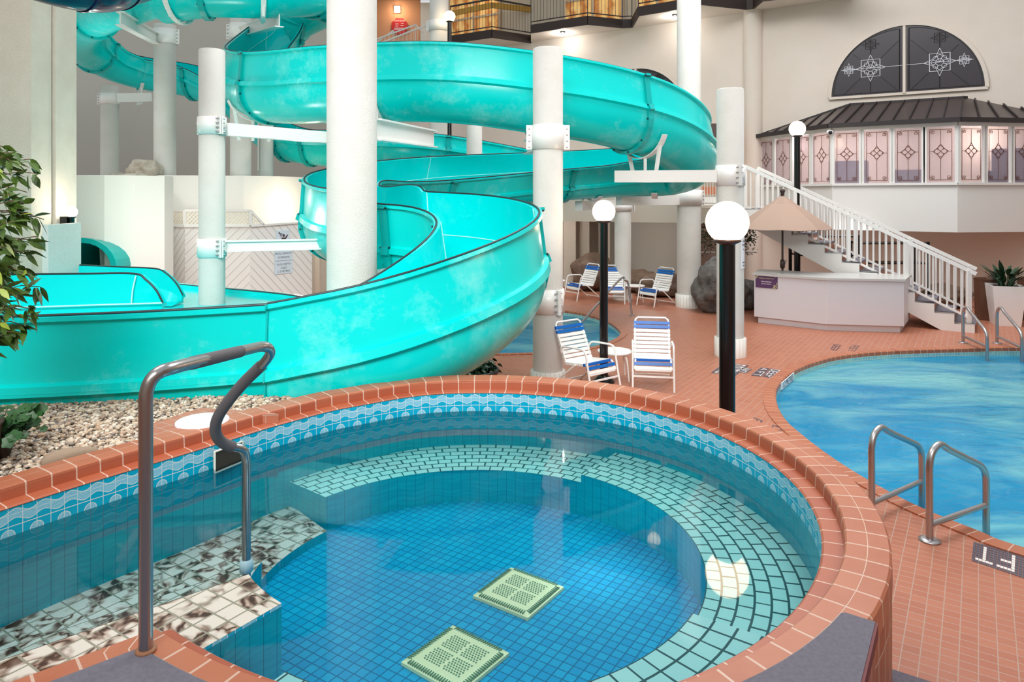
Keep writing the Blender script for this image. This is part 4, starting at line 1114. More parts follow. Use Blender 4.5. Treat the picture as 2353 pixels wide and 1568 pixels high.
arm(cH, bH + V((.1, -.2, CZ + (HOR - 76) / FPX * 17.2)), P(642, 46, 13.2), .16, .26); saddle(cH, A, 11, None, P(642, 46, 13.2).z)
cI, bI, rI = column('support_column', 'narrow white column with a pipe clipped to it, deep behind the slides', 610, 18.0, .19, 2.9, 78, collars=((78, 102, (0,)),))
MB().tube([P(593, 120, 17.7), P(593, 392, 17.7)], .018, 8).build('clipped_pipe', M['stucco_far'], cI)
cJ, bJ, rJ = column('support_column', 'small white column stub seen between the two slide runs', 1090, 16.2, .175, 0, 290)
cK, bK, rK = column('building_column', 'tall pale column with a smooth collar beside the lit corridor', 1009, 21.5, .285, 0, -40, 'stucco_far', collars=((48, 73, ()),))
cD, bD, rD = column('building_column', 'tall smooth white column running from the deck to the top of the picture', 1583, 16.7, .275, 0, None, base=.3, collars=((437, 472, (0,)),))
zd = CZ + (HOR - 460) / FPX * 16.7
arm(cD, bD + V((-.27, -.05, zd)), P(1422, 460, 15.0), .16, .22, 'b'); saddle(cD, A, 133, None, zd + .1, .12)
cL, bL, rL = column('building_column', 'plain pale column under the mezzanine behind the three strap chairs', 1431, 17.9, .205, 0, 440, base=.12, collars=((468, 485, (0,)),))
zl = CZ + (HOR - 470) / FPX * 17.5
arm(cL, bL + V((-.2, -.05, zl)), P(1330, 473, 14.7), .16, .2, 'b'); saddle(cL, A, 141, None, zl + .12)
# extra white arm with saddle left of the near collar column's top run
# ================= LEFT SIDE WALLS, PLANTER, HUT =================
def pbox(px0, px1, Y, d, z0, z1):
    a, b = (px0 - CX) / FPX * Y, (px1 - CX) / FPX * Y
    return MB().box(((a + b) / 2, Y + d / 2, (z0 + z1) / 2), (b - a, d, z1 - z0))
struct(pbox(-500, 72, 9.4, .41, 0, 9.4).build('wall_front_left', M['stucco_beige']))
struct(pbox(-300, 110, 9.85, .3, 0, 9.4).build('wall_recess', M['stucco_beige']))
tag(pbox(100, 128, 9.84, .47, 0, 9.4).build('square_pillar', M['stucco_beige']), 'textured square pillar at the far left above the black wall lamp', 'pillar')
tag(pbox(97, 111, 8.95, .68, 1.15, CZ + (HOR - 517) / FPX * 8.95).build('pillar_base', M['stucco']), 'wider square pillar base at the left, beneath the black wall lamp', 'pillar')
# curved white wall with openings
def arc_wall(name, pts, z0, z1, th, mat, lab=None):
    back = [p + V((.0, th, 0)) for p in pts]
    return struct(MB().prism(pts + back[::-1], z0, z1).build(name, M[mat]), lab)
wp = [V(((x - CX) / FPX * y, y, 0)) for x, y in ((150, 12.6), (183, 12.6), (240, 12.75), (310, 13.0), (378, 13.4))]
wa, wb_ = wp[0] + V((-1.5, 0, 0)), wp[2]; wd_ = (wb_ - wa); wL = wd_.length; wd_.normalize(); wn = V((-wd_.y, wd_.x, 0)); sc_ = (V((tcx.x, wa.y, 0)) - wa).dot(wd_)
wo = [(0, 0), (sc_ - .55, 0)] + [(sc_ - .55 * math.cos(k * PI / 16), tcx.z + .47 * math.sin(k * PI / 16)) for k in range(17)] + [(sc_ + .55, 0), (wL, 0), (wL, 2.97), (0, 2.97)]
m = MB(); nn_ = len(wo); tr_ = tessellate_polygon([[V((a, b, 0)) for a, b in wo]]); vs = [wa + wd_ * a + V((0, 0, b)) for a, b in wo] + [wa + wn * .35 + wd_ * a + V((0, 0, b)) for a, b in wo]
m.add(vs, [tuple(q) for q in tr_] + [tuple(k + nn_ for k in q)[::-1] for q in tr_] + [(k, k + nn_, (k + 1) % nn_ + nn_, (k + 1) % nn_) for k in range(nn_)])
struct(m.build('wall_planter_left', M['white_wall']))
arc_wall('wall_planter_mid', wp[2:], 0, 2.97, .35, 'white_wall')
wp2 = [V(((x - CX) / FPX * y, y, 0)) for x, y in ((362, 16.3), (460, 16.5), (560, 16.8), (640, 17.3), (712, 18.2))]
arc_wall('wall_planter_back', wp2, 0, 3.07, .35, 'white_wall')
struct(MB().prism([wp[-1] + V((-.3, .02, 0)), wp[-1] + V((0, .02, 0)), wp2[0] + V((.12, 0, 0)), wp2[0] + V((-.2, 0, 0))], 0, 2.975).build('wall_planter_side', M['white_wall']))
struct(MB().prism([wp2[-1], wp2[-1] + V((2.2, 2.2, 0)), wp2[-1] + V((2.2, 2.5, 0)), wp2[-1] + V((0, .3, 0))], 0, 3.05).build('wall_planter_right', M['beige']))
struct(MB().prism([p + V((0, .2, 0)) for p in wp] + [p + V((0, .2, 0)) for p in wp2] + [V((-4.8, 21, 0)), V((-13, 21, 0))], 2.80, 2.93).build('trim_5', M['white_wall']), 'planter top')
struct(frontal('wall_hut_back', 'cream', 330, 800, 440, 700, 19.2, .1))
# rocks
def rock(name, label, c, r, mat, sq=(1, 1, .7), seed=1, group=None):
    rnd = random.Random(seed); bm = bmesh.new(); bmesh.ops.create_icosphere(bm, subdivisions=4, radius=1.0)
    from mathutils import noise
    for v in bm.verts:
        n = v.co.normalized(); k = 1 + .28 * noise.noise(n * 1.3 + V((seed * 3.1, 0, 0))) + .12 * noise.noise(n * 3.4 + V((seed, 5, 0))) + .04 * noise.noise(n * 9)
        v.co = V((n.x * r * sq[0] * k, n.y * r * sq[1] * k, n.z * r * sq[2] * k))
    zmin = min(v.co.z for v in bm.verts) * .8
    me = bpy.data.meshes.new(name)
    for v in bm.verts: v.co.z = max(v.co.z, zmin) - zmin
    for f in bm.faces: f.smooth = True
    bm.to_mesh(me); bm.free(); me.materials.append(M[mat])
    o = bpy.data.objects.new(name, me); COL.objects.link(o); o.location = c; ORG[o] = V(c)
    return tag(o, label, 'rock', group)
def rp(px, Y, z=0.0): return ((px - CX) / FPX * Y, Y, z)
rock('boulder', 'pale boulder on the curved white planter between the two back columns', rp(335, 16.6, 2.92), .38, 'rock_pale', (1.1, .8, .8), 3, 'boulders on the white planter')
rock('boulder', 'low pale boulder on the curved white planter, just right of the far looped column', rp(276, 17.2, 2.92), .26, 'rock_pale', (1.2, .8, .5), 5, 'boulders on the white planter')
rock('boulder', 'flat pale boulder on the white planter in front of the larger boulder', rp(305, 15.9, 2.92), .22, 'rock_pale', (1.5, .8, .45), 8, 'boulders on the white planter')
rock('boulder', 'large dark grey boulder between the tall smooth column and the short white column', rp(1655, 16.0), .62, 'rock', (.95, .8, .95), 11, 'boulders along the deck')
rock('boulder', 'dark grey boulder just right of the short white column, beside the counter', rp(1719, 16.4), .42, 'rock', (.8, .7, .9), 13, 'boulders along the deck')
rock('boulder', 'low brown boulder behind the rightmost far strap chair', rp(1532, 18.6), .62, 'rock_brown', (1.3, .8, .55), 17, 'boulders along the deck')
rock('boulder', 'brown boulder in the shade behind the far small table', rp(1470, 19.3), .5, 'rock_brown', (1.2, .7, .6), 19, 'boulders along the deck')
rock('boulder', 'brown boulder at the foot of the wall behind the leftmost far strap chair', rp(1362, 19.6), .62, 'rock_brown', (.9, .7, .9), 23, 'boulders along the deck')
rock('boulder', 'brown boulder behind the foot of the white stair', rp(2172, 16.6), .42, 'rock_brown', (1.3, .8, .7), 29, 'boulders along the deck')
# hut: lattice-topped shower screen with diagonal siding
Yh = 15.6
hut = thing('shower_screen', 'white diagonal-board shower screen with lattice top behind the slim column', 'screen', rp(575, Yh))
def pl(px, py, Y): return P(px, py, Y)
def siding(pa, pb, z0, z1, sign):
    pa = V((pa[0], pa[1], 0)); pb = V((pb[0], pb[1], 0)); d = (pb - pa); L = d.length; d.normalize(); n = V((d.y, -d.x, 0))
    m = MB(); m.prism([pa, pb, pb - n * .06, pa - n * .06], z0, z1); o = m.build('board_panel', M['siding'], hut)
    g = MB(); H = z1 - z0; st = .2; k = -H
    while k < L:
        a0, a1 = (k, 0.0), (k + H, H)
        s0 = max(0, -k); s1 = min(H, L - k)
        if s1 > s0:
            q = lambda s: (pa + d * ((k + s) if sign > 0 else (L - k - s))) + n * .002 + V((0, 0, z0 + s))
            g.beam(q(s0), q(s1), .012, .004, up=n)
        k += st
    g.build('board_groove', M['counter_top'], o)
zt1 = CZ + (HOR - 522) / FPX * Yh
hA, hB, hC = rp(394, 15.85), rp(575, Yh), rp(717, 17.0)
hz = zt1
siding(hA, rp(425, 15.55), 0, hz, 1); siding(rp(425, 15.55), hB, 0, hz, 1); siding(hB, hC, 0, hz + .05, -1)
cap = MB()
for a, b in ((hA, rp(425, 15.55)), (rp(425, 15.55), hB), (hB, hC)): cap.beam(V((a[0], a[1], hz + .02)), V((b[0], b[1], hz + (.07 if b is hC else .02))), .09, .04)
cap.build('cap_rail', M['offwhite'], hut)
def lattice(a, b, z0, z1, cut=0.0):
    a = V((a[0], a[1], 0)); b = V((b[0], b[1], 0)); d = (b - a); L = d.length; d.normalize(); n = V((d.y, -d.x, 0)); H = z1 - z0
    m = MB(); st = .085
    def lim(x): return H if cut == 0 else H * max(0, 1 - x / L)
    for sg in (1, -1):
        k = -H
        while k < L:
            s0, s1 = max(0, -k), min(H, L - k); pts = []
            N = 8; run = [s0 + (s1 - s0) * i / N for i in range(N + 1)]
            run = [s for s in run if s <= lim((k + s) if sg > 0 else (L - k - s)) + 1e-6]
            if len(run) > 1:
                q = lambda s: a + d * ((k + s) if sg > 0 else (L - k - s)) + V((0, 0, z0 + s)) + n * (.006 * sg)
                m.beam(q(run[0]), q(run[-1]), .03, .008, up=n)
            k += st
    o = m.build('lattice', M['lattice'], hut)
    f = MB(); Z = lambda p, z: p + V((0, 0, z))
    f.beam(Z(a, z0), Z(b, z0), .05, .05); f.beam(Z(a, z0), Z(a, z1), .06, .06, up=n)
    if cut: f.beam(Z(a, z1), Z(b, z0), .05, .05)
    else: f.beam(Z(a, z1), Z(b, z1), .05, .05); f.beam(Z(b, z0), Z(b, z1), .05, .05, up=n)
    f.build('lattice_frame', M['offwhite'], o)
lz1 = CZ + (HOR - 484) / FPX * Yh
lattice(hA, rp(425, 15.55), hz + .04, lz1); lattice(rp(425, 15.55), hB, hz + .04, lz1); lattice(hB, rp(606, 15.85), hz + .04, lz1, 1.0)
# posts, wood door
dY = 18.6
dr = frontal('door_2', 'wood', 733, 756, 560, 664, dY, .06); struct(dr, 'wooden door')
struct(frontal('trim_6', 'cream', 715, 734, 520, 676, dY - .3, .1))
# signs on the hut
def plate_on(a, b, px0, px1, py0, py1, name, label, mat, lines, col, off=.012):
    """flat plate on the vertical plane through plan points a-b, placed by where it shows"""
    a, b = V((a[0], a[1], 0)), V((b[0], b[1], 0)); d = (b - a).normalized(); n = V((d.y, -d.x, 0))
    def hit(px):
        k = (px - CX) / FPX; return a + d * ((k * a.y - a.x) / (d.x - k * d.y))
    p, q = hit(px0), hit(px1); z = lambda py, r: CZ + (HOR - py) / FPX * r.y
    z1, z0 = z(py0, (p + q) / 2), z(py1, (p + q) / 2); W = (q - p).length; H = z1 - z0; c = (p + q) / 2
    t = thing(name, label, 'sign', (c.x, c.y, z0))
    MB().beam(c + n * off + V((0, 0, z0)), c + n * off + V((0, 0, z1)), .012, W, up=d).build('plate', M[mat], t)
    m = None
    for txt, sz, u, v in lines:
        m = text_mesh(txt, sz * H, frame4(c + n * (off + .008) + d * (u * W) + V((0, 0, (z0 + z1) / 2 + v * H)), d, (0, 0, 1)), m)
    if m: m.build('lettering', M[col], t)
    return t, c + n * (off + .008), d, n, W, H, (z0 + z1) / 2
s1, c, d, n, W, H, zc_ = plate_on(hB, hC, 630, 671, 575, 629, 'pool_sign', 'pale blue sign giving pool capacity and depth on the shower screen', 'paper_blue',
    [('POOL CAPACITY', .115, 0, .36), ('20 PERSONS', .115, 0, .2), ('POOL DEPTH', .115, 0, -.1), ('4 FEET', .115, 0, -.26), ('(1.2 METRES)', .115, 0, -.4)], 'ink')
MB().beam(c - d * (W * .45) + V((0, 0, zc_ + .06 * H)), c + d * (W * .45) + V((0, 0, zc_ + .06 * H)), .004, .008, up=n).build('rule', M['ink'], s1)
s2, c, d, n, W, H, zc_ = plate_on(hB, hC, 634, 664, 530, 561, 'shower_sign', 'pale shower pictogram sign half hidden by the white beam', 'paper_blue', [], 'ink')
m = MB(); Q = lambda u, v: c + d * (u * W) + V((0, 0, zc_ + v * H)) + n * .002
def disc(m, u, v, r): m.add([Q(u, v) + d * (r * W * math.cos(k * PI / 8)) + V((0, 0, r * W * math.sin(k * PI / 8))) for k in range(16)], [tuple(range(16))])
disc(m, .05, .12, .085); disc(m, -.3, .34, .05)
m.add([Q(-.2, -.3), Q(.22, -.3), Q(.18, -.02), Q(-.1, -.02)], [(0, 1, 2, 3)]); m.add([Q(.1, -.12), Q(.17, -.2), Q(.38, .14), Q(.31, .2)], [(0, 1, 2, 3)])
for k in range(5): m.beam(Q(-.27 + .02 * k, .31 - .0 * k), Q(-.14 + .06 * k, -.02 + .06 * k), .003, .006, up=n)
m.build('pictogram', M['ink_brown'], s2)
# wall sconce
sp = P(170, 508, 10.0)
t = thing('wall_sconce', 'black bracket wall lamp glowing on the textured pillar at the left', 'lamp', (sp.x, sp.y - .1, sp.z - .15))
MB().box((sp.x - .055, sp.y - .1, sp.z), (.1, .1, .13)).build('back_plate', M['black'], t)
MB().lathe([(.035, -.17), (.035, .04), (.06, .055), (.06, .065), (.03, .065)], (sp.x + .03, sp.y - .1, sp.z), 20).build('holder', M['black'], t)
MB().ball((sp.x + .03, sp.y - .1, sp.z + .13), .075, 20).build('shade', M['sconce_light'], t)
# ================= GRAVEL BED =================
oo = offset_poly(OUT, .27); bound = [p for p in oo if -4.6 < p.x < -1.3 and p.y > 2.9 and V((p.x, p.y, 0)).dot(AX) * 0 + 1]
# left arm of the coping, ordered from the far end
arm_pts = [p for p in oo if (p - V((-1.9, 4.6, 0))).dot(V((-.811, .585, 0))) > -.3 and p.y > 2.3 and p.x < -1.5]
arm_pts.sort(key=lambda p: -p.y)
slide_edge = [P(600, 703, 5.72), P(300, 720, 5.5), P(0, 731, 5.36), P(-300, 742, 5.3)]
gp = [V((p.x, p.y, 0)) for p in arm_pts] + [V((-4.6, 2.6, 0)), V((-5.4, 5.2, 0))] + [V((p.x, p.y + .12, 0)) for p in reversed(slide_edge)]
gz = .985
gb = MB(); gb.prism(gp, 0.0, gz, bottom=False); gbed = gb.build('gravel_bed', simple('gravel_ground', '#8f8172', .95, bump=(120, .6, .02)))
struct(tag(gbed), 'ground under the pebbles')
def inside(p, poly):
    c = False; j = len(poly) - 1
    for i in range(len(poly)):
        a, b = poly[i], poly[j]
        if (a.y > p[1]) != (b.y > p[1]) and p[0] < (b.x - a.x) * (p[1] - a.y) / (b.y - a.y) + a.x: c = not c
        j = i
    return c
rnd = random.Random(4); peb = MB()
ico = bmesh.new(); bmesh.ops.create_icosphere(ico, subdivisions=1, radius=1.0); iv = [v.co.copy() for v in ico.verts]; ifc = [tuple(v.index for v in f.verts) for f in ico.faces]; ico.free()
cnt = 0
while cnt < 9500:
    x, y = rnd.uniform(-4.6, -1.7), rnd.uniform(3.1, 5.7)
    if (CX + FPX * x / y < -60 and rnd.random() < .55) or not inside((x, y), gp): continue
    r = rnd.uniform(.008, .017) * (1.5 if rnd.random() < .08 else 1); s = (r * rnd.uniform(.8, 1.5), r * rnd.uniform(.7, 1.2), r * rnd.uniform(.5, .9)); rz = Matrix.Rotation(rnd.uniform(0, 6.3), 3, 'Z')
    j = [rnd.uniform(.82, 1.15) for _ in iv]; lift = .5 * s[2] + rnd.uniform(0, .016)
    peb.add([V((x, y, gz + lift)) + rz @ V((v.x * s[0] * k, v.y * s[1] * k, v.z * s[2] * k)) for v, k in zip(iv, j)], ifc, smooth=False); cnt += 1
tag(peb.build('gravel', M['gravel']), 'loose tan and grey pebbles between the tub coping and the slide', 'gravel', kind='stuff')
# driftwood
dw = [F(95, 1068, 1.02), F(130, 1055, 1.03), F(175, 1044, 1.03), F(225, 1036, 1.02)]
tag(MB().tube([V(p) for p in crom([tuple(p) for p in dw], 5)], [.02, .03, .04, .045, .05, .052, .05, .05, .048, .045, .045, .04, .035, .03, .025, .015][:16], 10).build('driftwood', M['drift']), 'weathered driftwood piece on the pebbles beside the tub coping', 'driftwood')
# ================= BOOTH WITH ORNAMENTAL WINDOWS =================
b0, b1 = V((8.06, 17.96, 0)), V((10.30, 16.50, 0))
bl = V((7.29, 21.15, 0)); br = V((13.8, 17.05, 0)); bwall = wallpt(-6.0)
zb, zs, zw, ze_ = 1.75, 2.90, 4.22, 4.36
booth = thing('window_booth', 'white bay room with ornamental pinkish windows and a brown metal roof', 'booth', (9.2, 17.2, zb))
base_poly = [bl, b0, b1, br, V((13.8, 19.5, 0)), wallpt(-3.5, .05), wallpt(wall_at(1745), .05)]
MB().prism(base_poly, zb, zs).build('lower_wall', M['offwhite'], booth)
cap = MB()
segs = [(bl, b0), (b0, b1), (b1, br)]
for a, b in segs:
    d = (b - a).normalized(); n = V((d.y, -d.x, 0))
    cap.beam(a + n * .02 + V((0, 0, zs - .02)), b + n * .02 + V((0, 0, zs - .02)), .08, .06)
    cap.beam(a + V((0, 0, zw + .07)), b + V((0, 0, zw + .07)), .08, .14)
cap.build('sill_and_header', M['offwhite'], booth)
def quatre(mb, c, ux, uz, r, n, w=.014):
    Q = lambda a, b: c + ux * a + uz * b
    for k in range(4):
        th = k * PI / 2; pc = (math.cos(th) * r * .5, math.sin(th) * r * .5)
        pts = [Q(pc[0] + math.cos(th + j * PI / 6) * r * .42, pc[1] + math.sin(th + j * PI / 6) * r * .42) for j in range(-4, 5)]
        for a, b in zip(pts, pts[1:]): mb.beam(a, b, w, .006, up=n)
    dm = [Q(0, r * 1.25), Q(r * .5, r * .5), Q(r * 1.1, 0), Q(r * .5, -r * .5), Q(0, -r * 1.25), Q(-r * .5, -r * .5), Q(-r * 1.1, 0), Q(-r * .5, r * .5)]
    for a, b in zip(dm, dm[1:] + dm[:1]): mb.beam(a, b, w, .006, up=n)
    for a, b in (((-.4, -.4), (.4, .4)), ((-.4, .4), (.4, -.4))): mb.beam(Q(a[0] * r, a[1] * r), Q(b[0] * r, b[1] * r), w, .006, up=n)
def booth_window(p, q, n):
    d = (q - p).normalized(); W = (q - p).length; H = zw - zs; c = (p + q) / 2 + V((0, 0, (zs + zw) / 2))
    w = MB(); w.beam(p - n * .02 + V((0, 0, (zs + zw) / 2)), q - n * .02 + V((0, 0, (zs + zw) / 2)), .012, H); win = w.build('window', M['pane'], booth)
    f = MB()
    for x in (p, q): f.beam(x + V((0, 0, zs)), x + V((0, 0, zw)), .07, .07, up=n)
    f.build('window_frame', M['offwhite'], win)
    k = MB(); o = n * .004; uz = V((0, 0, 1)); Q = lambda a, b: c + o + d * a + uz * b
    w_, h_ = W / 2 - .09, H / 2 - .07
    for a, b in (((-w_, -h_), (w_, -h_)), ((-w_, h_), (w_, h_)), ((-w_, -h_), (-w_, h_)), ((w_, -h_), (w_, h_))): k.beam(Q(*a), Q(*b), .012, .006, up=n)
    for sx in (-1, 1):
        for sy in (-1, 1):
            x, y = sx * (w_ - .06), sy * (h_ - .06)
            for a, b in (((x, y), (x + sx * .06, y)), ((x, y), (x, y + sy * .06)), ((x - sx * .03, y - sy * .03), (x + sx * .03, y - sy * .03)), ((x - sx * .03, y - sy * .03), (x - sx * .03, y + sy * .03)), ((x - sx * .03, y + sy * .03), (x + sx * .03, y + sy * .03)), ((x + sx * .03, y + sy * .03), (x + sx * .03, y - sy * .03))): k.beam(Q(*a), Q(*b), .01, .006, up=n)
    zc = H * .06; r = min(W * .22, .17)
    k.beam(Q(0, -h_), Q(0, zc - r * 1.2), .01, .006, up=n); k.beam(Q(0, zc + r * 1.2), Q(0, h_), .01, .006, up=n)
    k.beam(Q(-w_, zc), Q(-r * 1.1, zc), .01, .006, up=n); k.beam(Q(w_, zc), Q(r * 1.1, zc), .01, .006, up=n)
    quatre(k, Q(0, zc), d, uz, r, n, .013)
    k.build('leading', M['came_gold'], win)
for (a, b), m in zip(segs, (4, 4, 5)):
    d = (b - a).normalized(); n = V((d.y, -d.x, 0))
    for i in range(m): booth_window(a.lerp(b, i / m) + d * .02, a.lerp(b, (i + 1) / m) - d * .02, n)
# inside the booth
inn_ = MB(); iw = [wallpt(-3.5, .06), wallpt(wall_at(1745), .06)]
inn_.prism([iw[0], iw[1], iw[1] - AX * .03, iw[0] - AX * .03], zs, ze_); inn_.build('room_wall', simple('booth_room_wall', '#e6d5c9', .8), booth)
for px, Y, z1, w, cl in ((1950, 18.6, 3.5, .9, '#8d8597'), (2085, 18.0, 3.25, .7, '#7d7686'), (2275, 17.4, 3.2, .35, '#4c5778'), (2318, 17.5, 3.75, .7, '#6d6878')):
    p = P(px, 400, Y); m = MB(); m.box((p.x, p.y, (2.905 + z1) / 2), (w, .4, z1 - 2.905), -.58)
    tag(m.build('cabinet', simple('booth_furniture', cl, .6)), {1950: 'dim grey cabinet behind the ornamental booth windows left of the corner', 2085: 'dim grey low cabinet behind the middle booth windows', 2275: 'small dark blue box behind the booth window right of the corner', 2318: 'tall dim grey cabinet behind the rightmost booth window'}[px], 'cabinet')
# roof
zr = 5.12; ov = .16
def eave(p, nn): return p + nn * ov
n0 = V(((b0 - bl).normalized().y, -(b0 - bl).normalized().x, 0)); n1 = -AX; n2 = V(((br - b1).normalized().y, -(br - b1).normalized().x, 0))
E0, E1, E2, E3 = bl + n0 * ov, b0 + (n0 + n1).normalized() * ov * 1.1, b1 + (n1 + n2).normalized() * ov * 1.1, br + n2 * ov
ra, rb_ = wallpt(wall_at(1954), .03, zr), wallpt(wall_at(2213), .03, zr); rc = V((13.8, 18.6, zr - .05))
up_ = lambda p, z: V((p.x, p.y, z))
roof = MB(); w0 = wallpt(wall_at(1738), .03, ze_)
roof.add([up_(E0, ze_), up_(E1, ze_), ra, w0], [(0, 1, 2), (0, 2, 3)]); roof.add([up_(E1, ze_), up_(E2, ze_), rb_, ra], [(0, 1, 2, 3)]); roof.add([up_(E2, ze_), up_(E3, ze_), rc, rb_], [(0, 1, 2, 3)])
u = [up_(E0, ze_ - .02), up_(E1, ze_ - .02), up_(E2, ze_ - .02), up_(E3, ze_ - .02), V((13.8, 19.5, ze_ - .02)), V((wallpt(-3.5).x, wallpt(-3.5).y, ze_ - .02)), w0 - V((0, 0, .02))]
ro_ = roof.build('roof', M['roof'], booth)
MB().add(u, [tuple(range(7))[::-1]]).build('soffit', M['offwhite'], booth)
ed = MB()
for a, b in ((E0, E1), (E1, E2), (E2, E3)): ed.beam(up_(a, ze_ - .01), up_(b, ze_ - .01), .06, .11)
ed.beam(ra, rb_, .09, .07); ed.beam(rb_, rc, .09, .07); ed.beam(w0, ra, .09, .07)
ed.build('roof_edge', M['roof_edge'], ro_)
def seams(a, b, c, d_, k):     # from eave a-b up to ridge c-d_
    m = MB()
    for i in range(k + 1):
        f = i / k; p = up_(a.lerp(b, f), ze_ + .02); q = d_.lerp(c, f); m.beam(p, q + V((0, 0, .02)), .03, .05)
    m.build('standing_seam', M['roof_edge'], ro_)
seams(E1, E2, rb_, ra, 8)
mm = MB()
for k in range(1, 7):
    f = k / 7; p = up_(E0.lerp(E1, f), ze_ + .02); mm.beam(p, w0.lerp(ra, f) + V((0, 0, .02)), .03, .05)
for k in range(1, 7):
    f = k / 7; p = up_(E2.lerp(E3, f), ze_ + .02); mm.beam(p, rb_.lerp(rc, f) + V((0, 0, .02)), .03, .05)
mm.build('standing_seam', M['roof_edge'], ro_)
# security camera
cp = up_(b0, ze_ - .16) + (n0 + n1).normalized() * .1
t = thing('security_camera', 'small white dome security camera at the booth roof corner', 'camera', cp)
MB().ball(cp, .085, 18, sq=(1, 1, .8)).build('housing', M['white_plastic'], t); MB().ball(cp + V((-.02, -.06, -.02)), .05, 14).build('dome', M['dome'], t)
# second roof corner farther left
o2 = P(1642, 300, 20.6)
t = thing('window_booth', 'sliver of a second booth with brown roof behind the short white column', 'booth', (o2.x + .35, 20.7, 2.5))
m = MB(); q = [P(1600, 306, 20.6), P(1702, 312, 20.3), P(1690, 285, 21.0), P(1600, 283, 21.2)]
m.add([p for p in q] + [p - V((0, 0, .09)) for p in q], [(0, 1, 2, 3), (7, 6, 5, 4), (0, 4, 5, 1), (1, 5, 6, 2), (2, 6, 7, 3), (3, 7, 4, 0)]); m.build('roof', M['roof'], t)
m = MB(); a, b = P(1600, 360, 20.75), P(1690, 360, 20.5); m.beam(a, b, .1, 1.2); m.build('window', M['curtain'], t)
f = MB()
for k in range(4): p = a.lerp(b, k / 3); f.beam(p - V((0, .07, .6)), p + V((0, -.07, .6)), .06, .06)
f.build('window_frame', M['offwhite'], t)

# ================= STAIR =================
S0 = F(2240, 766); S0.z = 0; RISE, RUN, NST, SW = .178, .33, 13, 1.2
stair = thing('staircase', 'white open staircase with grey treads and orange risers climbing left to the mezzanine', 'staircase', S0)
def sp_(i, w, z): return S0 + BX * i + AX * w + V((0, 0, z))
for side in (0.0, SW - .05):
    out = [(0, 0), (0, RISE)]
    for k in range(NST): out += [((k + 1) * RUN, (k + 1) * RISE)] + ([((k + 1) * RUN, (k + 2) * RISE)] if k < NST - 1 else [])
    L = NST * RUN; out += [(L, NST * RISE - .34), (.55, 0)]
    out = [(0, 0)] + [(x, z) for x, z in out[1:]]
    tri = tessellate_polygon([[V((x, z, 0)) for x, z in out]]); n = len(out)
    m = MB(); vs = [sp_(x, side, z) for x, z in out] + [sp_(x, side + .05, z) for x, z in out]
    m.add(vs, [tuple(q) for q in tri] + [tuple(k + n for k in q)[::-1] for q in tri] + [(k, k + n, (k + 1) % n + n, (k + 1) % n) for k in range(n)])
    m.build('stringer', M['offwhite'], stair)
for k in range(NST):
    m = MB(); p = lambda x, w, z: sp_(x, w, z)
    z = (k + 1) * RISE
    vs = [p(k * RUN - .02, .0, z), p((k + 1) * RUN, .0, z), p((k + 1) * RUN, SW, z), p(k * RUN - .02, SW, z)]; lo = [q - V((0, 0, .03)) for q in vs]
    m.add(vs + lo, [(0, 1, 2, 3), (7, 6, 5, 4), (0, 4, 5, 1), (1, 5, 6, 2), (2, 6, 7, 3), (3, 7, 4, 0)]); m.build('tread', M['tread'], stair)
    m = MB(); vs = [p(k * RUN, .03, z - RISE), p(k * RUN, SW - .03, z - RISE), p(k * RUN, SW - .03, z - .03), p(k * RUN, .03, z - .03)]
    m.add(vs + [q + BX * .02 for q in vs], [(0, 1, 2, 3), (7, 6, 5, 4), (0, 4, 5, 1), (2, 6, 7, 3)]); m.build('riser', M['riser'], stair)
m = MB(); m.add([sp_(.5, .02, .0), sp_(NST * RUN, .02, NST * RISE - .34), sp_(NST * RUN, SW - .02, NST * RISE - .34), sp_(.5, SW - .02, 0)], [(0, 1, 2, 3)]); m.build('underside', M['offwhite'], stair)
HR = 1.0
for w, gname in ((.06, 'near'), (SW - .06, 'far')):
    a, b = sp_(.1, w, RISE + HR), sp_(NST * RUN, w, NST * RISE + HR - .06)
    d = (b - a)
    r = MB(); r.beam(a - d * .03, b, .05, .07); rail = r.build('handrail', M['white_metal'], stair)
    r = MB(); r.beam(sp_(.1, w, RISE + .1), sp_(NST * RUN, w, NST * RISE + .04), .04, .04); r.build('bottom_rail', M['white_metal'], stair)
    nb = 36
    for k in range(nb + 1):
        f = k / nb; top = a.lerp(b, f); post = k % 9 == 0; lowp = sp_(.1, w, RISE + .1).lerp(sp_(NST * RUN, w, NST * RISE + .04), f)
        wd = .07 if post else .026
        lo = lowp - V((0, 0, .32 if post else 0))
        if k == 0: lo.z = .0
        MB().beam(lo, top, wd, wd).build('newel_post' if post else 'baluster', M['white_metal'], stair)
# upper landing railing to the left of the stair
m1, m2, m3 = V((4.75, 16.4, 2.32)), V((4.45, 17.7, 2.32)), V((3.6, 18.05, 2.32))
m0 = sp_(NST * RUN, 0.0, 0); m0.z = 2.32
railing('landing_railing', 'white railing at the stair head behind the short white column', [m0 + V((-.05, .0, 0)), m1, m2], 1.0, 'white_metal', .13)
# orange steps continuing behind the column
t = thing('upper_steps', 'short flight of orange-faced steps between the tall and the short white columns', 'steps', P(1630, 470, 18.6))
for k in range(3):
    p = P(1655 - 22 * k, 486 - 24 * k, 18.4 + .2 * k); MB().box((p.x, p.y, p.z), (.75, .5, .2)).build('step', M['riser' if k % 2 == 0 else 'offwhite'], t)
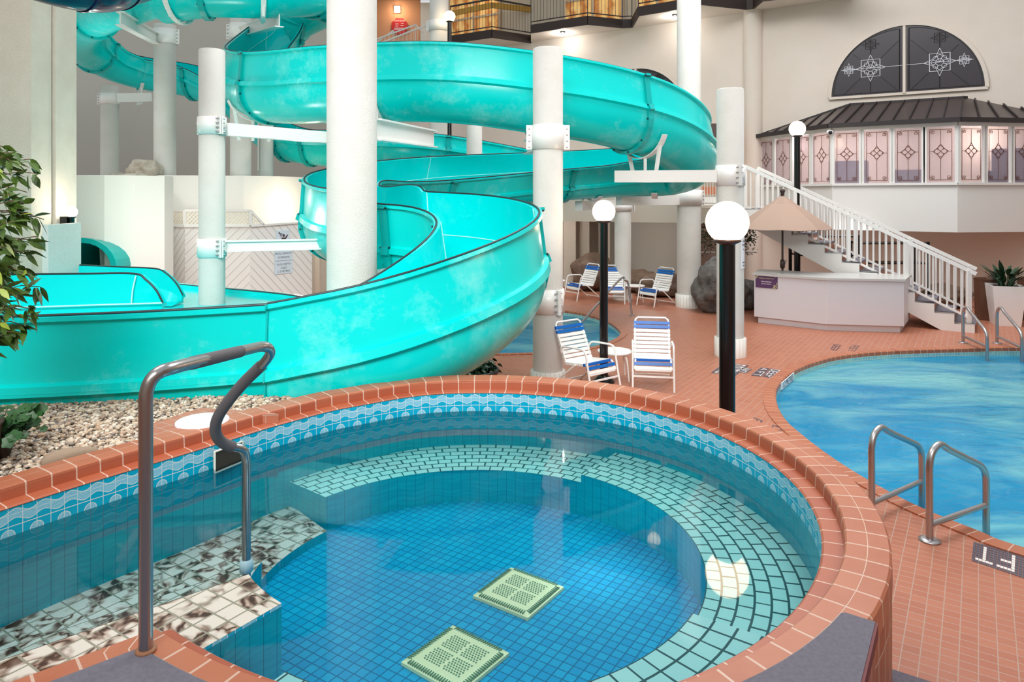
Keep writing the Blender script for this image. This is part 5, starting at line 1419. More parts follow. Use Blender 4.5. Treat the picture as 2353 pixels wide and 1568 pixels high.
# ================= COUNTER =================
q0, q1, q2 = F(1733, 742), F(1900, 761), F(2077, 766); q3 = V((8.0, 14.35, 0)); q4 = V((6.4, 14.65, 0)); q5 = V((5.35, 15.35, 0))
def grow(poly, d): return offset_poly(ccw([V((p.x, p.y, 0)) for p in poly]), d)
cpoly = [q0, q1, q2, q3, q4, q5]; zt = 1.02
ctr = thing('towel_counter', 'angled white towel counter with a purple notice, standing before the stair', 'counter', (6.5, 14.2, 0))
MB().prism(grow(cpoly, -.07), 0, .13).build('toe_kick', M['counter'], ctr)
MB().prism(cpoly, .13, zt - .045).build('body', M['counter'], ctr)
MB().prism(grow(cpoly, .03), zt - .045, zt).build('counter_top', M['counter_top'], ctr)
j = MB(); j.beam(q1 + V((0, -.002, .13)), q1 + V((0, -.002, zt - .045)), .01, .01); j.build('corner_trim', M['offwhite'], ctr)
sg, c, d, n, W, H, zc_ = plate_on(q0, q1, 1736.5, 1787, 629, 662, 'counter_notice', 'purple towel notice on the left panel of the white counter', 'purple', [], 'lime', off=.008)
m = text_mesh('Help us conserve', .15 * H, frame4(c + V((0, 0, zc_ + .18 * H)) + d * .0, d, (0, 0, 1))); m.build('heading', M['lime'], sg)
m = text_mesh('One towel per', .12 * H, frame4(c + V((0, 0, zc_ - .06 * H)), d, (0, 0, 1)), None, cj=.002 * H); m = text_mesh('person please.', .12 * H, frame4(c + V((0, 0, zc_ - .21 * H)), d, (0, 0, 1)), m); m.build('lettering', M['paper_white'], sg)
m = MB(); Q = lambda u, v: c + d * (u * W) + V((0, 0, zc_ + v * H)) + n * .001
for pts in ([(-.49, .2), (-.45, .28), (-.43, .4), (-.43, .5)], [(-.49, .12), (-.42, .22), (-.38, .34), (-.36, .44)], [(.3, -.5), (.32, -.42), (.36, -.34), (.38, -.28)], [(.34, -.5), (.4, -.36), (.45, -.24), (.49, -.1)], [(.36, -.3), (.33, -.26)], [(.42, -.5), (.45, -.4), (.49, -.34)]):
    for a, b in zip(pts, pts[1:]): m.beam(Q(*a), Q(*b), .012, .002, up=n)
m.build('leaf_print', M['lime'], sg)
m = MB(); m.add([Q(.38, .36), Q(.43, .36), Q(.43, .41), Q(.38, .41)], [(0, 1, 2, 3)]); m.add([Q(.36, .3), Q(.45, .3), Q(.45, .325), Q(.36, .325)], [(0, 1, 2, 3)]); m.build('logo', M['paper_white'], sg)
# ================= UMBRELLA =================
ub = V(((1798 - CX) / FPX * 15.05, 15.05, 0)); zc0, zc1 = CZ + (HOR - 524) / FPX * 15.05, CZ + (HOR - 449) / FPX * 15.05
um = thing('patio_umbrella', 'tan canvas umbrella with a dark pole behind the white counter', 'umbrella', ub)
R8 = .97
def canopy(z0, z1, r0, r1, name):
    m = MB(); N = 8; ph = PI / 8; rings = []
    for s in range(6):
        f = s / 5; r = r0 + (r1 - r0) * f; z = z0 + (z1 - z0) * (f ** .92)
        ring = []
        for k in range(N * 4):
            a = ph + 2 * PI * k / (N * 4); kk = k % 4; sag = math.cos(PI / 8) / math.cos((kk / 4 - .5) * 2 * PI / 8 * 1.0)
            ring.append(ub + V((r * sag * math.cos(a), r * sag * math.sin(a), z - .02 * (1 - f) * math.sin(PI * kk / 4))))
        rings.append(ring)
    m.loft(rings, smooth=False)
    m.loft([[p - V((0, 0, .008)) for p in r] for r in rings][::-1], smooth=False)
    return m.build(name, M['umbrella'], um)
cn_ = canopy(zc0, zc0 + (zc1 - zc0) * .74, R8, .27, 'canopy'); canopy(zc0 + (zc1 - zc0) * .70, zc1, .30, .02, 'vent_canopy')
MB().cyl((ub.x, ub.y), .021, .06, zc1, 16).build('pole', M['bronze'], um)
MB().lathe([(.0, zc1), (.05, zc1), (.035, zc1 + .03), (.05, zc1 + .07), (.055, zc1 + .1), (.035, zc1 + .13), (0, zc1 + .14)], (ub.x, ub.y, 0), 20).build('finial', M['bronze'], um)
zk = CZ + (HOR - 607) / FPX * 15.05
hsg = MB().lathe([(.02, zk - .1), (.045, zk - .08), (.05, zk), (.045, zk + .08), (.02, zk + .1)], (ub.x, ub.y, 0), 18).build('crank_housing', M['bronze'], um)
MB().beam(ub + V((.05, 0, zk)), ub + V((.075, -.02, zk + .09)), .015, .015).build('crank_handle', M['steel'], hsg)
rb = MB()
for k in range(8):
    a = PI / 8 + k * PI / 4; rb.beam(ub + V((.03 * math.cos(a), .03 * math.sin(a), zc1 - .08)), ub + V((R8 * .97 * math.cos(a), R8 * .97 * math.sin(a), zc0 + .0)), .014, .014)
rb.build('rib', M['bronze'], um)
MB().lathe([(.0, 0), (.28, 0), (.28, .04), (.06, .07), (.04, .2), (.022, .2)], (ub.x, ub.y, 0), 28).build('base', M['bronze'], um)
# ================= BLACK RACKS BEHIND STAIR =================
def rack(px0, px1, Y, ztop, label, shelves):
    a, b = (px0 - CX) / FPX * Y, (px1 - CX) / FPX * Y; t = thing('metal_rack', label, 'rack', ((a + b) / 2, Y, 0), 'black racks under the booth')
    for x in (a, b):
        for y in (Y, Y + .5): MB().beam(V((x, y, 0)), V((x, y, ztop)), .06, .06).build('leg', M['black'], t)
    for z in shelves:
        m = MB()
        for k in range(6): m.beam(V((a, Y + k * .1, z)), V((b, Y + k * .1, z)), .06, .03)
        m.build('slatted_shelf', M['black'], t)
rack(1835, 1972, 16.75, CZ + (HOR - 540) / FPX * 16.75, 'black slatted rack under the booth, left behind the stair balusters', [.62, 1.2, CZ + (HOR - 544) / FPX * 16.75])
rack(1978, 2132, 16.3, CZ + (HOR - 556) / FPX * 16.3, 'black slatted rack under the booth, right behind the stair balusters', [.5, 1.05, CZ + (HOR - 560) / FPX * 16.3])
# ================= POST LAMPS =================
def globe_lamp(label, px, py, rp_, base, Y=None):
    R = rp_ / FPX * Y; c = P(px, py, Y); t = thing('globe_lamp', label, 'lamp', (c.x, c.y, base), 'globe post lamps')
    MB().lathe([(.075, 0), (.075, .5), (.05, .55)] if False else [(R * .37, base), (R * .37, c.z - R * 1.03)], (c.x, c.y, 0), 28).build('post', M['black'], t)
    MB().lathe([(R * .37, c.z - R * 1.06), (R * .42, c.z - R * 1.02), (R * .66, c.z - R * .9), (R * .6, c.z - R * .8)], (c.x, c.y, 0), 32).build('fitter_cup', M['bronze'], t)
    MB().lathe([(R * .95, base), (R * .95, base + .02), (R * .5, base + .09), (R * .37, base + .1)], (c.x, c.y, 0), 28).build('base', M['black'], t)
    MB().ball(c, R, 40).build('globe', M['globe'], t)
    return t
globe_lamp('nearest large glowing globe lamp on a thick black post by the pool', 1671, 511, 48.5, 0, 6.17)
globe_lamp('middle glowing globe lamp on a black post between the strap chairs', 1387.5, 486, 26, 0, 9.95)
globe_lamp('far globe lamp in front of the ornamental booth windows, post behind the stair', 1832, 296.5, 18.2, 0, 15.9)
globe_lamp('small high globe lamp beside the tall collared column and the lit corridor', 1033, 38, 13, 0, 20.8)
# ================= CHAIRS AND TABLES =================
def strap_chair():
    t = thing('strap_chair', 'x', 'chair', (0, 0, 0), 'white and blue strap chairs'); W = .27; r = .0135
    def arc(pts): return [V(p) for p in crom(pts, 6)]
    bk0, bk1 = V((0, -.17, .34)), V((0, -.40, .86)); bd = (bk1 - bk0)
    bp = lambda x, f: V((x, bk0.y + bd.y * f, bk0.z + bd.z * f))
    MB().tube([bp(-.235, 0), bp(-.235, .86), bp(-.225, .95), bp(-.19, 1.0), bp(.19, 1.0), bp(.225, .95), bp(.235, .86), bp(.235, 0)], r, 10).build('back_frame', M['white_metal'], t)
    sf0, sf1 = V((0, -.17, .345)), V((0, .20, .385)); sd = sf1 - sf0
    sp = lambda x, f: V((x, sf0.y + sd.y * f, sf0.z + sd.z * f))
    MB().tube([sp(-.235, 0), sp(-.235, .9), sp(-.235, 1.03), sp(-.235, 1.12) - V((0, 0, .025)), sp(-.235, 1.2) - V((0, 0, .13)), sp(.235, 1.2) - V((0, 0, .13)), sp(.235, 1.12) - V((0, 0, .025)), sp(.235, 1.03), sp(.235, .9), sp(.235, 0)], r, 10, True).build('seat_frame', M['white_metal'], t)
    for s in (-1, 1):
        x = s * W
        MB().tube(arc([(x, .36, 0), (x, .30, .25), (x, .255, .47), (x, .235, .545), (x, .19, .58), (x, .10, .585), (x, -.12, .575), (x, -.2, .56), (x, -.24, .52), (s * .25, -.25, .48)]), r, 10).build('arm', M['white_metal'], t)
        MB().tube([V((x * .95, .03, .36)), V((x * .98, -.2, .18)), V((x, -.43, 0))], r, 10).build('leg', M['white_metal'], t)
    MB().beam(V((-W, -.37, .055)), V((W, -.37, .055)), .02, .02).build('rear_stretcher', M['white_metal'], t)
    MB().beam(V((-W, .315, .19)), V((W, .315, .19)), .02, .02).build('front_stretcher', M['white_metal'], t)
    n = bd.cross(V((1, 0, 0))).normalized()
    def strap(p, q, w, along, col):
        m = MB(); k = 6; rings = []
        up = along.normalized(); nn = up.cross(V((1, 0, 0))).normalized()
        for i in range(k + 1):
            c = p.lerp(q, i / k); o = nn * (.0155 + .0)
            rings.append([c - up * w / 2 + o, c + up * w / 2 + o, c + up * w / 2 - nn * .0155, c - up * w / 2 - nn * .0155])
        m.loft(rings, closed_ring=True, caps=True); m.build('strap', M[col], t)
    for k in range(9):
        f = .86 - k * .1; strap(bp(-.252, f), bp(.252, f), .043, bd, 'blue_vinyl' if k < 2 else 'white_plastic')
    for k in range(8):
        f = .06 + k * .13; strap(sp(-.252, f), sp(.252, f), .041, sd, 'blue_vinyl' if k == 7 else 'white_plastic')
    fd = V((0, .03, -.105)); q0_, q1_ = sp(0, 1.12) - V((0, 0, .03)), sp(0, 1.2) - V((0, 0, .13))
    for f, cl in ((.15, 'blue_vinyl'), (.68, 'white_plastic')):
        c_ = q0_.lerp(q1_, f); strap(c_ - V((.252, 0, 0)), c_ + V((.252, 0, 0)), .041, q0_ - q1_, cl)
    return t
ch0 = strap_chair()
spots = [((1.02, 9.62), (.62, -.78), 'white strap chair with blue bands beside the coping, left of the small table'),
         ((1.93, 9.8), (-.16, -.98), 'white strap chair with blue bands, right of the near small table'),
         ((1.75, 18.0), (-.85, -.55), 'far white strap chair half hidden by the short bracketed column'),
         ((2.47, 17.45), (-.12, -1), 'far white strap chair behind the black post of the middle globe lamp'),
         ((3.42, 17.0), (-.8, -.6), 'far white strap chair in front of the tall smooth column, right of the far table')]
for i, ((x, y), (fx, fy), lb) in enumerate(spots):
    o = ch0 if i == 0 else copy_tree(ch0)
    o.location = (x, y, 0); o.rotation_euler = (0, 0, math.atan2(-fx, fy)); o['label'] = lb
def side_table():
    t = thing('side_table', 'x', 'table', (0, 0, 0), 'small round white tables'); z = .40
    MB().lathe([(.0, z - .035), (.2, z - .035), (.235, z - .03), (.245, z - .012), (.24, z), (.22, z + .004), (0, z)], (0, 0, 0), 36).build('table_top', M['white_plastic'], t)
    for k in range(4):
        a = PI / 4 + k * PI / 2; d = V((math.cos(a), math.sin(a), 0))
        MB().tube([V(p) for p in crom([tuple(d * .12 + V((0, 0, z - .04))), tuple(d * .18 + V((0, 0, z - .06))), tuple(d * .215 + V((0, 0, z - .13))), tuple(d * .25)], 5)], .011, 10).build('leg', M['white_metal'], t)
    return t
tb = side_table(); tb.location = (1.46, 10.15, 0); tb['label'] = 'small round white table between the two near strap chairs'
for (x, y), lb in (((3.02, 17.55), 'small round white table between the far strap chairs'), ((1.15, 18.6), 'small round white table behind the leftmost far strap chair')):
    o = copy_tree(tb); o.location = (x, y, 0); o['label'] = lb
# ================= POOL LADDERS =================
def ladder(label, pa, pb, la_, lb_, ztop, zleg, zbar, treads):
    t = thing('pool_ladder', label, 'ladder', ((pa + pb) / 2))
    for p, l in ((pa, la_), (pb, lb_)):
        d = V((l.x - p.x, l.y - p.y, 0)); Z = lambda z: V((0, 0, z)); q = lambda f, z: p + d * f + Z(z)
        pts = [q(0, -.02), q(0, ztop - .28), q(.0, ztop - .14), q(.035, ztop - .05), q(.11, ztop - .005), q(.2, ztop - .0), q(.32, ztop - .05), q(.55, ztop - .13), q(.8, ztop - .215), q(.92, ztop - .265), q(.985, ztop - .33), q(1, ztop - .43), q(1, 0), q(1, -.9)]
        r = MB().tube([V(w) for w in crom([tuple(w) for w in pts], 5)], .026, 14).build('rail', M['steel'], t)
        MB().tube([q(0, zbar), q(1, zbar)], .022, 12).build('crossbar', M['steel'], r)
        MB().lathe([(.026, 0), (.075, 0), (.075, .01), (.05, .018), (.026, .02)], (p.x, p.y, 0), 24).build('floor_flange', M['steel'], r)
    for z in treads:
        m = MB(); m.beam(la_ + V((0, 0, z)), lb_ + V((0, 0, z)), .1, .03); m.build('tread', M['white_plastic'], t)
ladder('stainless ladder into the swimming pool, nearest, beside the hot tub wall', F(2003, 1150 + 41), F(2136, 1243), V((3.56, 6.2, 0)), V((3.80, 5.72, 0)), .70, 0, .12, [-.3, -.55])
ladder('stainless ladder into the swimming pool at its far edge below the white planter', F(2213, 788), F(2291, 789), V((7.80, 11.72, 0)), V((8.33, 11.66, 0)), .64, 0, .12, [-.17, -.3, -.5])
# wading pool handrail
pts = [P(1322, 748, 13.6), P(1422, 645, 15.3), P(1436, 645, 15.45), P(1444, 655, 15.5), P(1452, 752, 15.5)]; pts[-1].z = 0; pts[0].z = .05
a0 = pts[1].lerp(pts[0], 1.5); 
t = thing('pool_handrail', 'thin sloping stainless handrail into the wading pool', 'handrail', (pts[-1].x, pts[-1].y, 0))
MB().tube([V(p) for p in crom([tuple(p) for p in [P(1300, 772, 13.2)] + pts], 6)], .022, 12).build('rail', M['steel'], t)
MB().lathe([(.0, 0), (.06, 0), (.06, .012), (0, .014)], (pts[-1].x, pts[-1].y, 0), 20).build('floor_flange', M['steel'], t)
# ================= PLANTS =================
def leaf_mesh(mb, base, d, L, W, n=None, droop=.25, mi=0, fold=.18):
    d = d.normalized(); n = (n or V((0, 0, 1))); s = d.cross(n); s = s.normalized() if s.length > 1e-4 else V((1, 0, 0)); n = s.cross(d).normalized()
    c = []
    for f, w in ((0, 0.02), (.2, .7), (.45, 1.0), (.7, .72), (1.0, .02)):
        p = base + d * (L * f) - V((0, 0, droop * L * f * f)); c.append((p, w * W / 2))
    vs = []
    for p, w in c: vs += [p - s * w + n * (w * fold), p, p + s * w + n * (w * fold)]
    fs = []
    for i in range(4):
        b = i * 3; fs += [(b, b + 1, b + 4, b + 3), (b + 1, b + 2, b + 5, b + 4)]
    mb.add(vs, fs, smooth=True, mi=mi)
rn = random.Random(11)
def rdir(r, zlo=-1, zhi=1):
    a = r.uniform(0, 2 * PI); z = r.uniform(zlo, zhi); k = math.sqrt(max(0, 1 - z * z)); return V((k * math.cos(a), k * math.sin(a), z))
# ficus at the left edge
fy = 4.15
ft = thing('ficus_tree', 'leafy ficus branches entering the picture at the left edge', 'tree', ((-60 - CX) / FPX * fy, fy, 1.0))
tk = [V(((x - CX) / FPX * fy, fy, z)) for x, z in ((-75, .985), (-70, 1.6), (-60, 2.2), (-62, 2.9))]
MB().tube(tk, [.035, .03, .022, .012], 10).build('trunk', M['bark'], ft)
br_ = MB(); lf = MB()
for k in range(58):
    py = 322 + (785 - 322) * ((k + rn.random()) / 58); px = rn.uniform(-60, 8) if py < 700 else rn.uniform(-60, -10)
    reach = 95 if 370 < py < 700 else 55
    b0_ = P(px, py + 20, fy + rn.uniform(-.22, .3)); e_ = b0_ + V((rn.uniform(.02, reach / FPX * fy * 1.0), rn.uniform(-.1, .12), rn.uniform(-.06, .08)))
    br_.tube([b0_, (b0_ + e_) / 2 + V((0, 0, .02)), e_], .003, 5)
    for j in range(9):
        f = rn.uniform(.1, 1.05); p = b0_.lerp(e_, f) + V((0, rn.uniform(-.02, .02), 0)); d = V((rn.uniform(.1, 1.0), rn.uniform(-.7, .5), rn.uniform(-.75, .3)))
        if CX + FPX * (p.x + d.normalized().x * .1) / p.y > 104: d.x *= .2
        leaf_mesh(lf, p, d, rn.uniform(.07, .12), rn.uniform(.03, .045), rdir(rn, .2, 1), rn.uniform(.0, .3), mi=1 if rn.random() < .08 else 0)
for k in range(70):                     # the side of the tree away from the picture
    f = rn.uniform(.25, 1.0); b0_ = tk[0].lerp(tk[3], f); a = rn.uniform(.6 * PI, 1.4 * PI); L = rn.uniform(.2, .5); e_ = b0_ + V((math.cos(a) * L, math.sin(a) * L * .8, rn.uniform(-.05, .2)))
    br_.tube([b0_, (b0_ + e_) / 2 + V((0, 0, .03)), e_], .003, 5)
    for j in range(8): leaf_mesh(lf, b0_.lerp(e_, rn.uniform(.3, 1.05)), V((math.cos(a) + rn.uniform(-.6, .6), math.sin(a) + rn.uniform(-.6, .6), rn.uniform(-.7, .2))), rn.uniform(.07, .12), rn.uniform(.03, .045), rdir(rn, .2, 1), rn.uniform(0, .3), mi=1 if rn.random() < .08 else 0)
br_.build('branch', M['bark'], ft); lf.build('foliage', [M['leaf'], M['leaf_y']], ft)
MB().lathe([(.0, .985), (.13, .985), (.17, 1.25), (.18, 1.27), (.15, 1.27), (.14, 1.2), (0, 1.2)], (tk[0].x, fy, 0), 24).build('pot', M['pot_clay'], ft)
# ivy in clay pot, bottom left
ip_ = V(((-18 - CX) / FPX * 4.35, 4.35, 1.0))
it = thing('potted_geranium', 'low round-leaved plant in a dark brown pot on the pebbles at the left edge', 'potted plant', ip_)
MB().lathe([(0, 0), (.09, 0), (.13, .14), (.14, .15), (.12, .15), (.11, .12), (0, .12)], ip_, 24).build('pot', M['pot_clay'], it)
lf = MB(); st = MB()
for k in range(120):
    d = rdir(rn, .05, .95); L = rn.uniform(.12, .34); e = ip_ + V((0, 0, .13)) + V((d.x * L, d.y * L * .8, d.z * L * .6))
    st.tube([ip_ + V((d.x * .05, d.y * .05, .12)), e], .0025, 5)
    nn = (V((0, -.5, .8)) + rdir(rn) * .5).normalized(); s = nn.orthogonal().normalized(); u = nn.cross(s); R = rn.uniform(.022, .042)
    ring = [e + (s * math.cos(a) + u * math.sin(a)) * R * (1 + .14 * math.cos(5 * a)) for a in [2 * PI * q / 20 for q in range(20)]]
    lf.add([e - nn * .006] + ring, [(0, q + 1, (q + 1) % 20 + 1) for q in range(20)], smooth=True)
lf.build('foliage', M['leaf_ivy'], it); st.build('stem', M['leaf'], it)
# black pot of ivy under the slide
bp_ = V(((1084 - CX) / FPX * 9.0, 9.0, 0))
it = thing('potted_ivy', 'bushy ivy in a wide black pot on the deck under the slide curve', 'potted plant', bp_)
MB().lathe([(0, 0), (.22, 0), (.29, .2), (.33, .38), (.345, .38), (.345, .42), (.32, .42), (.30, .36), (0, .36)], bp_, 36).build('pot', M['pot_black'], it)
MB().lathe([(.325, .3), (.332, .31), (.325, .32)], bp_, 36).build('pot_band', M['pot_black'], it)
lf = MB()
for k in range(420):
    d = rdir(rn, -.1, .9); L = rn.uniform(.1, .36); p = bp_ + V((d.x * L, d.y * L, .38 + max(0, d.z) * L * .62)); leaf_mesh(lf, p, rdir(rn, -.5, .5), rn.uniform(.05, .09), rn.uniform(.035, .055), rdir(rn, .2, 1), .3)
lf.build('foliage', M['leaf_dark'], it)
# white tapered planter with strap leaves
Y = 14.4; wc = V(((2310 - CX) / FPX * Y, Y, 0)); H = CZ + (HOR - 655) / FPX * Y
it = thing('potted_plant', 'broad-leaved plant in a tall white tapered planter at the right edge', 'potted plant', wc)
m = MB(); rg = []
for z, w in ((0, .215), (H, .29), (H, .27), (H - .05, .26)):
    rg.append([wc + V((x * w, y * w, z)) for x, y in ((-1, -1), (1, -1), (1, 1), (-1, 1))])
R_ = Matrix.Rotation(-.35, 3, 'Z'); rg = [[wc + R_ @ (p - wc) for p in r] for r in rg]
m.loft(rg, caps=True); m.build('planter', M['pot_white'], it)
m = MB(); m.add([wc + R_ @ V((x * .262, y * .262, H - .03)) for x, y in ((-1, -1), (1, -1), (1, 1), (-1, 1))], [(0, 1, 2, 3)]); m.build('soil', M['soil'], it)
lf = MB()
for k in range(46):
    a = rn.uniform(0, 2 * PI); tl = rn.uniform(.15, .8); d = V((math.cos(a) * tl, math.sin(a) * tl, 1)).normalized(); b_ = wc + V((math.cos(a) * .1, math.sin(a) * .1, H - .03)); sl = rn.uniform(.06, .24)
    lf.tube([b_, b_ + d * sl], .008, 5); leaf_mesh(lf, b_ + d * sl, d + V((math.cos(a) * .3, math.sin(a) * .3, -.1)), rn.uniform(.3, .46), rn.uniform(.08, .12), -V((math.cos(a), math.sin(a), -.6)), rn.uniform(.05, .55))
lf.build('foliage', M['leaf_dark'], it)
for px, Yp, lb in ((2272, 15.0, 'tall bronze planter behind the white planter, on its stair side'), (2372, 14.9, 'tall bronze planter at the right edge behind the white planter')):
    c = V(((px - CX) / FPX * Yp, Yp, 0)); h = CZ + (HOR - 640) / FPX * Yp
    m = MB(); rg = []
    for z, w in ((0, .25), (h - .04, .27), (h, .28), (h, .26), (h - .05, .25)): rg.append([c + V((w * math.cos(PI / 8 + k * PI / 4), w * math.sin(PI / 8 + k * PI / 4), z)) for k in range(8)])
    m.loft(rg, caps=True); tag(m.build('bronze_planter', M['pot_brown']), lb, 'planter', 'tall bronze planters')
# trellis tree between columns
tc_ = V(((1672 - CX) / FPX * 17.4, 17.4, 0))
it = thing('trained_tree', 'small-leaved tree trained on white wires, behind the nearest lamp globe', 'tree', tc_)
MB().tube([tc_, tc_ + V((.05, 0, .8)), tc_ + V((-.03, 0, 1.6))], [.03, .025, .015], 8).build('trunk', M['bark'], it)
lf = MB()
for k in range(900):
    s = rn.choice((-1, 1)); p = tc_ + V((s * rn.uniform(.1, .66), rn.uniform(-.2, .2), 1.15 + rn.triangular(0, .95, .45))); leaf_mesh(lf, p, rdir(rn, -1, .3), rn.uniform(.05, .085), rn.uniform(.025, .035), rdir(rn, -.2, 1), .1)
lf.build('foliage', M['leaf_small'], it)
w = MB()
for py in (528, 580): w.tube([P(1608, py, 17.7), P(1740, py, 17.7)], .018, 6)
w.build('training_wire', M['white_metal'], it)
# sign on the short column
t = thing('pool_rules_sign', 'white paper rules sign on the short white column behind the nearest lamp', 'sign', P(1703, 618, 11.4))
m = MB(); cc = V((bC.x, bC.y, 0)); ang0, ang1 = -62, -18; z0, z1 = CZ + (HOR - 618) / FPX * 11.42, CZ + (HOR - 546) / FPX * 11.42
A_ = [math.radians(ang0 + (ang1 - ang0) * k / 8) for k in range(9)]
m.loft([[cc + V((.222 * math.cos(a), .222 * math.sin(a), z)) for a in A_] for z in (z0, z1)], closed_ring=False); m.build('sheet', M['paper_white'], t)
lm = MB()
for w_, v in ((.05, .88), (.09, .76), (.02, .62), (.06, .2), (.04, .1)):     # faint lines of small print
    a = math.radians((ang0 + ang1) / 2); o = cc + V((math.cos(a), math.sin(a), 0)) * .2235 + V((0, 0, z0 + v * (z1 - z0))); e = V((-math.sin(a), math.cos(a), 0))
    lm.beam(o - e * w_ / 2, o + e * w_ / 2, .006, .016)
lm.build('lettering', M['ink'], t)
# ================= DECK MOSAICS =================
M['mos_grey'] = brick('grey_mosaic', '#6a6a78', '#5a5a66', '#b9aca4', .09, .03, .006, 0, .4, .001)
M['mos_white'] = simple('white_mosaic', '#ece7e4', .4); M['mos_dark'] = simple('dark_mosaic', '#574f5c', .5)
FONT = {'D': '11110 10001 10001 10001 10001 10001 11110', 'I': '111 010 010 010 010 010 111', 'V': '10001 10001 10001 10001 10001 01010 00100', 'N': '10001 11001 10101 10101 10011 10001 10001',
        'G': '01110 10001 10000 10111 10001 10001 01110', 'O': '01110 10001 10001 10001 10001 10001 01110', '4': '00010 00110 01010 10010 11111 00010 00010', 'F': '11111 10000 10000 11110 10000 10000 10000',
        'E': '11111 10000 10000 11110 10000 10000 11111', 'T': '11111 00100 00100 00100 00100 00100 00100', 'P': '11110 10001 10001 11110 10000 10000 10000', ' ': '00 00 00 00 00 00 00'}
def mosaic(label, quad, txt, field=True, col='mos_white'):
    """letters laid in small tiles; quad = start-top, end-top, end-bottom, start-bottom as seen in the picture"""
    c4 = [F(*p, .002) for p in quad]; c = sum(c4, V((0, 0, 0))) / 4
    t = thing('deck_mosaic', label, 'deck marking', (c.x, c.y, 0), 'tile lettering on the deck')
    rows = [''] * 7
    for k, ch in enumerate(txt):
        g = FONT[ch].split()
        for r in range(7): rows[r] += ('0' if k else '') + g[r]
    nx, ny = len(rows[0]) + 2, 9
    def Q(u, v): return c4[0].lerp(c4[1], u).lerp(c4[3].lerp(c4[2], u), v)
    def cells(on, z, g):
        m = MB()
        for r in range(ny):
            for x in range(nx):
                w = 0 < r < ny - 1 and 0 < x < nx - 1 and rows[r - 1][x - 1] == '1'
                if w != on: continue
                vs = [Q((x + a) / nx, (r + b) / ny) + V((0, 0, z)) for a, b in ((g, g), (1 - g, g), (1 - g, 1 - g), (g, 1 - g))]
                if (vs[1] - vs[0]).cross(vs[2] - vs[0]).z < 0: vs = vs[::-1]
                m.add(vs, [(0, 1, 2, 3)])
        return m
    if field: tag(cells(False, .001, .06).build('dark_tile_field', M['mos_dark'], t), kind='stuff')
    tag(cells(True, .0015, .06).build('letter_tiles', M[col], t), kind='stuff')
mosaic('grey and white NO DIVING word lettering on the deck behind the nearest lamp post', [(1722, 840), (1690, 864), (1633, 857), (1665, 834)], 'DIVING')
mosaic('small white on grey NO lettering right of the nearest lamp post', [(1729, 849), (1712, 859), (1692, 853), (1705, 844)], 'NO')
mosaic('white on grey tile word beside the curved pool edge, nearer the pool', [(1797, 851), (1777, 870), (1752, 866), (1771, 847)], 'DEEP')
mosaic('white on grey tile word beside the curved pool edge, farther from the pool', [(1769, 847), (1750, 866), (1725, 863), (1748, 845)], '4 FT')
mosaic('faded dark tile word on the far deck before the counter, left one of two', [(1936, 793), (1924, 808), (1902, 806), (1914, 790)], 'DEEP', False, 'mos_dark')
mosaic('faded dark tile word on the far deck before the counter, right one of two', [(1978, 795), (1966, 808), (1944, 807), (1955, 792)], 'FEET', False, 'mos_dark')
mosaic('dark tile letter on the deck between hot tub and pool, half hidden by the coping', [(1757, 967), (1750, 976), (1722, 966), (1729, 957)], 'P', False, 'mos_dark')
mosaic('dark tile letter on the deck between hot tub and pool, nearer the pool edge', [(1804, 983), (1795, 995), (1767, 985), (1774, 974)], 'D', False, 'mos_dark')
mosaic('black and white tile lettering by the near pool ladder at the right edge', [(2420, 1352), (2232, 1289), (2237, 1245), (2420, 1298)], '4 FT')
# depth letters on the pool side
i_ = min(range(len(POOL)), key=lambda k: (POOL[k] - F(1803, 868)).length); a, b = POOL[i_ - 2], POOL[(i_ + 2) % len(POOL)]
d = (b - a).normalized(); n = V((-d.y, d.x, 0)); c = POOL[i_] + n * .02
t = thing('depth_marker', 'small black and white depth tile under the pool rim at its curved end', 'depth marker', (c.x, c.y, -.1))
m = MB(); L = .36; m.beam(c - d * L + V((0, 0, -.055)), c + d * L + V((0, 0, -.055)), .012, .1); m.build('tile_plate', M['paper_white'], t)
lm = text_mesh('1.2 METRES', .12, frame4(c + n * .008 + V((0, 0, -.055)), -d if n.y < 0 else d, (0, 0, 1))); lm.build('lettering', M['ink'], t)
# ================= LIGHT AND CAMERA =================
w = bpy.data.worlds.new('World'); bpy.context.scene.world = w; w.use_nodes = True
w.node_tree.nodes['Background'].inputs[0].default_value = (.97, .985, 1.0, 1); w.node_tree.nodes['Background'].inputs[1].default_value = .6
def area(loc, rot, sx, sy, e, col=(1, .99, .98)):  # unseen area lights added overhead to light the hall
    l = bpy.data.lights.new('overhead_fill', 'AREA'); l.shape = 'RECTANGLE'; l.size, l.size_y, l.energy, l.color = sx, sy, e, col
    o = bpy.data.objects.new('overhead_fill', l); COL.objects.link(o); o.location = loc; o.rotation_euler = [math.radians(a) for a in rot]; return o
area((4.5, 12, 10.5), (0, 0, 33), 6, 8, 720)
area((-4, 5.5, 10.5), (0, 0, 33), 4, 5, 260)
fl_ = area((-1.5, -3.5, 8.0), (64, 0, 0), 7, 3, 205); fl_.data.spread = math.radians(58)  # flood behind the camera, added to brighten the slide front
area((7, 14, 10), (0, 0, 33), 4, 4, 110)
def point(loc, e, col=(1, .9, .78), r=.1):  # used for real lamps and for added fills
    l = bpy.data.lights.new('bulb_or_fill', 'POINT'); l.energy, l.color, l.shadow_soft_size = e, col, r
    o = bpy.data.objects.new('bulb_or_fill', l); COL.objects.link(o); o.location = loc; return o
point((sp.x + .2, sp.y - .2, sp.z + .3), 7)
point((-8.6, 14.6, 4.6), 55, (1, .97, .93), .3)  # added fill lifting the white columns above the planter
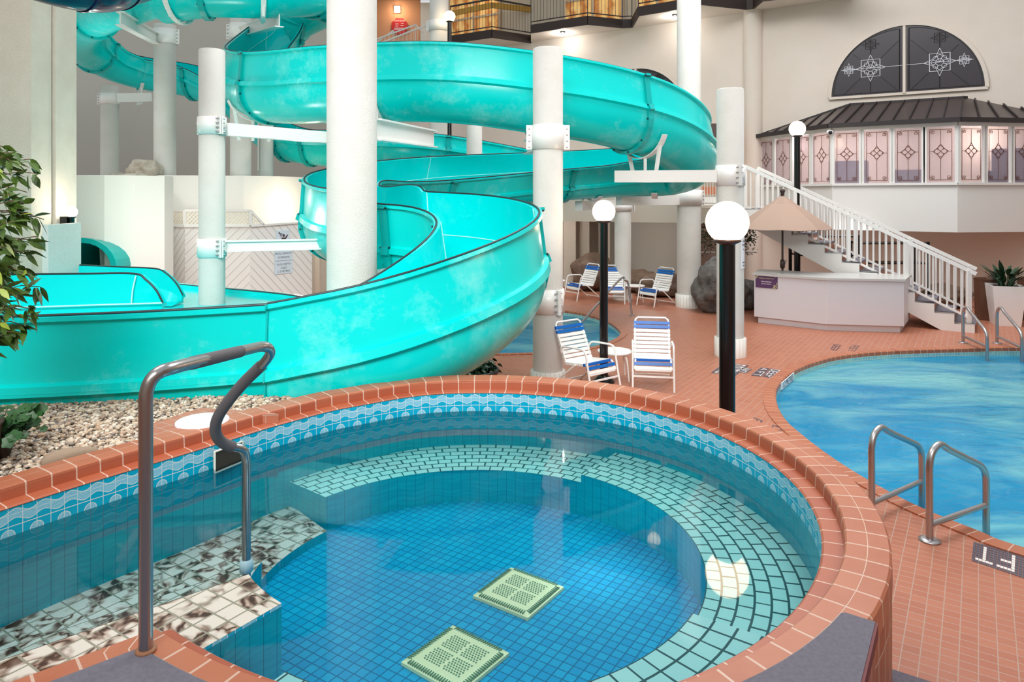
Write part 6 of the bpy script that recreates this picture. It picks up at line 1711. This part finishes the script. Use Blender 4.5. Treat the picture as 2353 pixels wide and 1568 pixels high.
point((-5.6, 11.5, 2.1), 80, (1, .95, .88), .2)  # added fill whitening the planter wall, no fixture here
pw = P(690, 478, 17.0); point(pw, 25, (1, .85, .62))
point((-7.2, 14.6, 2.6), 60, (1, .96, .9), .2)  # fill added to lift the dark shower screen
for x, y in ((1.2, 19.2), (3.6, 18.9)): point((x, y, 1.8), 22, (1, .95, .9), .1)  # added fills brightening the back wall under the mezzanine
point((8.3, 17.6, 1.5), 14, (1, .96, .92), .1)  # fill added to lighten the wall below the booth
point((-.35, 2.75, .6), 2.5, (.8, 1, 1), .08)
point((.5, 4.2, .6), 3, (.8, 1, 1), .2)  # mid-water fill without a fixture, added to brighten the bench risers
pl_ = P(913, 22, 26.9); point(pl_, 14, (1, .72, .42))
for px in (1293, 1551):
    p = onz(px, 76 if px < 1400 else 37, SZ); point(p - V((0, 0, .25)), 18, (1, .95, .9), .05)
for x, y in ((9.1, 18.4), (11.6, 17.6), (7.9, 19.2)): point((x, y, 3.95), 38, (1, .9, .8), .15)
for px in (1090, 1370, 1500):
    t_ = wpx(px, 0); point(wallpt(t_, -.1, 10.2), 9, (1, .75, .45), .2)
# camera
cam = bpy.data.cameras.new('camera'); co = bpy.data.objects.new('camera', cam); COL.objects.link(co)
co.location = (0, 0, CZ); co.rotation_euler = (PI / 2, 0, 0); cam.sensor_width = 36; cam.lens = FPX / 2353 * 36; cam.shift_x = 0; cam.shift_y = -(784 - HOR) / 2353
cam.clip_start = .05; cam.clip_end = 200
sc = bpy.context.scene; sc.camera = co
sc.view_settings.view_transform = 'Standard'; sc.view_settings.look = 'None'; sc.view_settings.exposure = 0.24; sc.view_settings.gamma = 1.0; sc.view_settings.use_curve_mapping = False
sc.cycles.use_denoising = True; sc.cycles.max_bounces = 7; sc.cycles.diffuse_bounces = 4; sc.cycles.glossy_bounces = 3; sc.cycles.transparent_max_bounces = 10; sc.cycles.use_adaptive_sampling = True; sc.cycles.adaptive_threshold = .04; sc.cycles.sample_clamp_indirect = 6.0
sc.cycles.caustics_reflective = False; sc.cycles.caustics_refractive = False
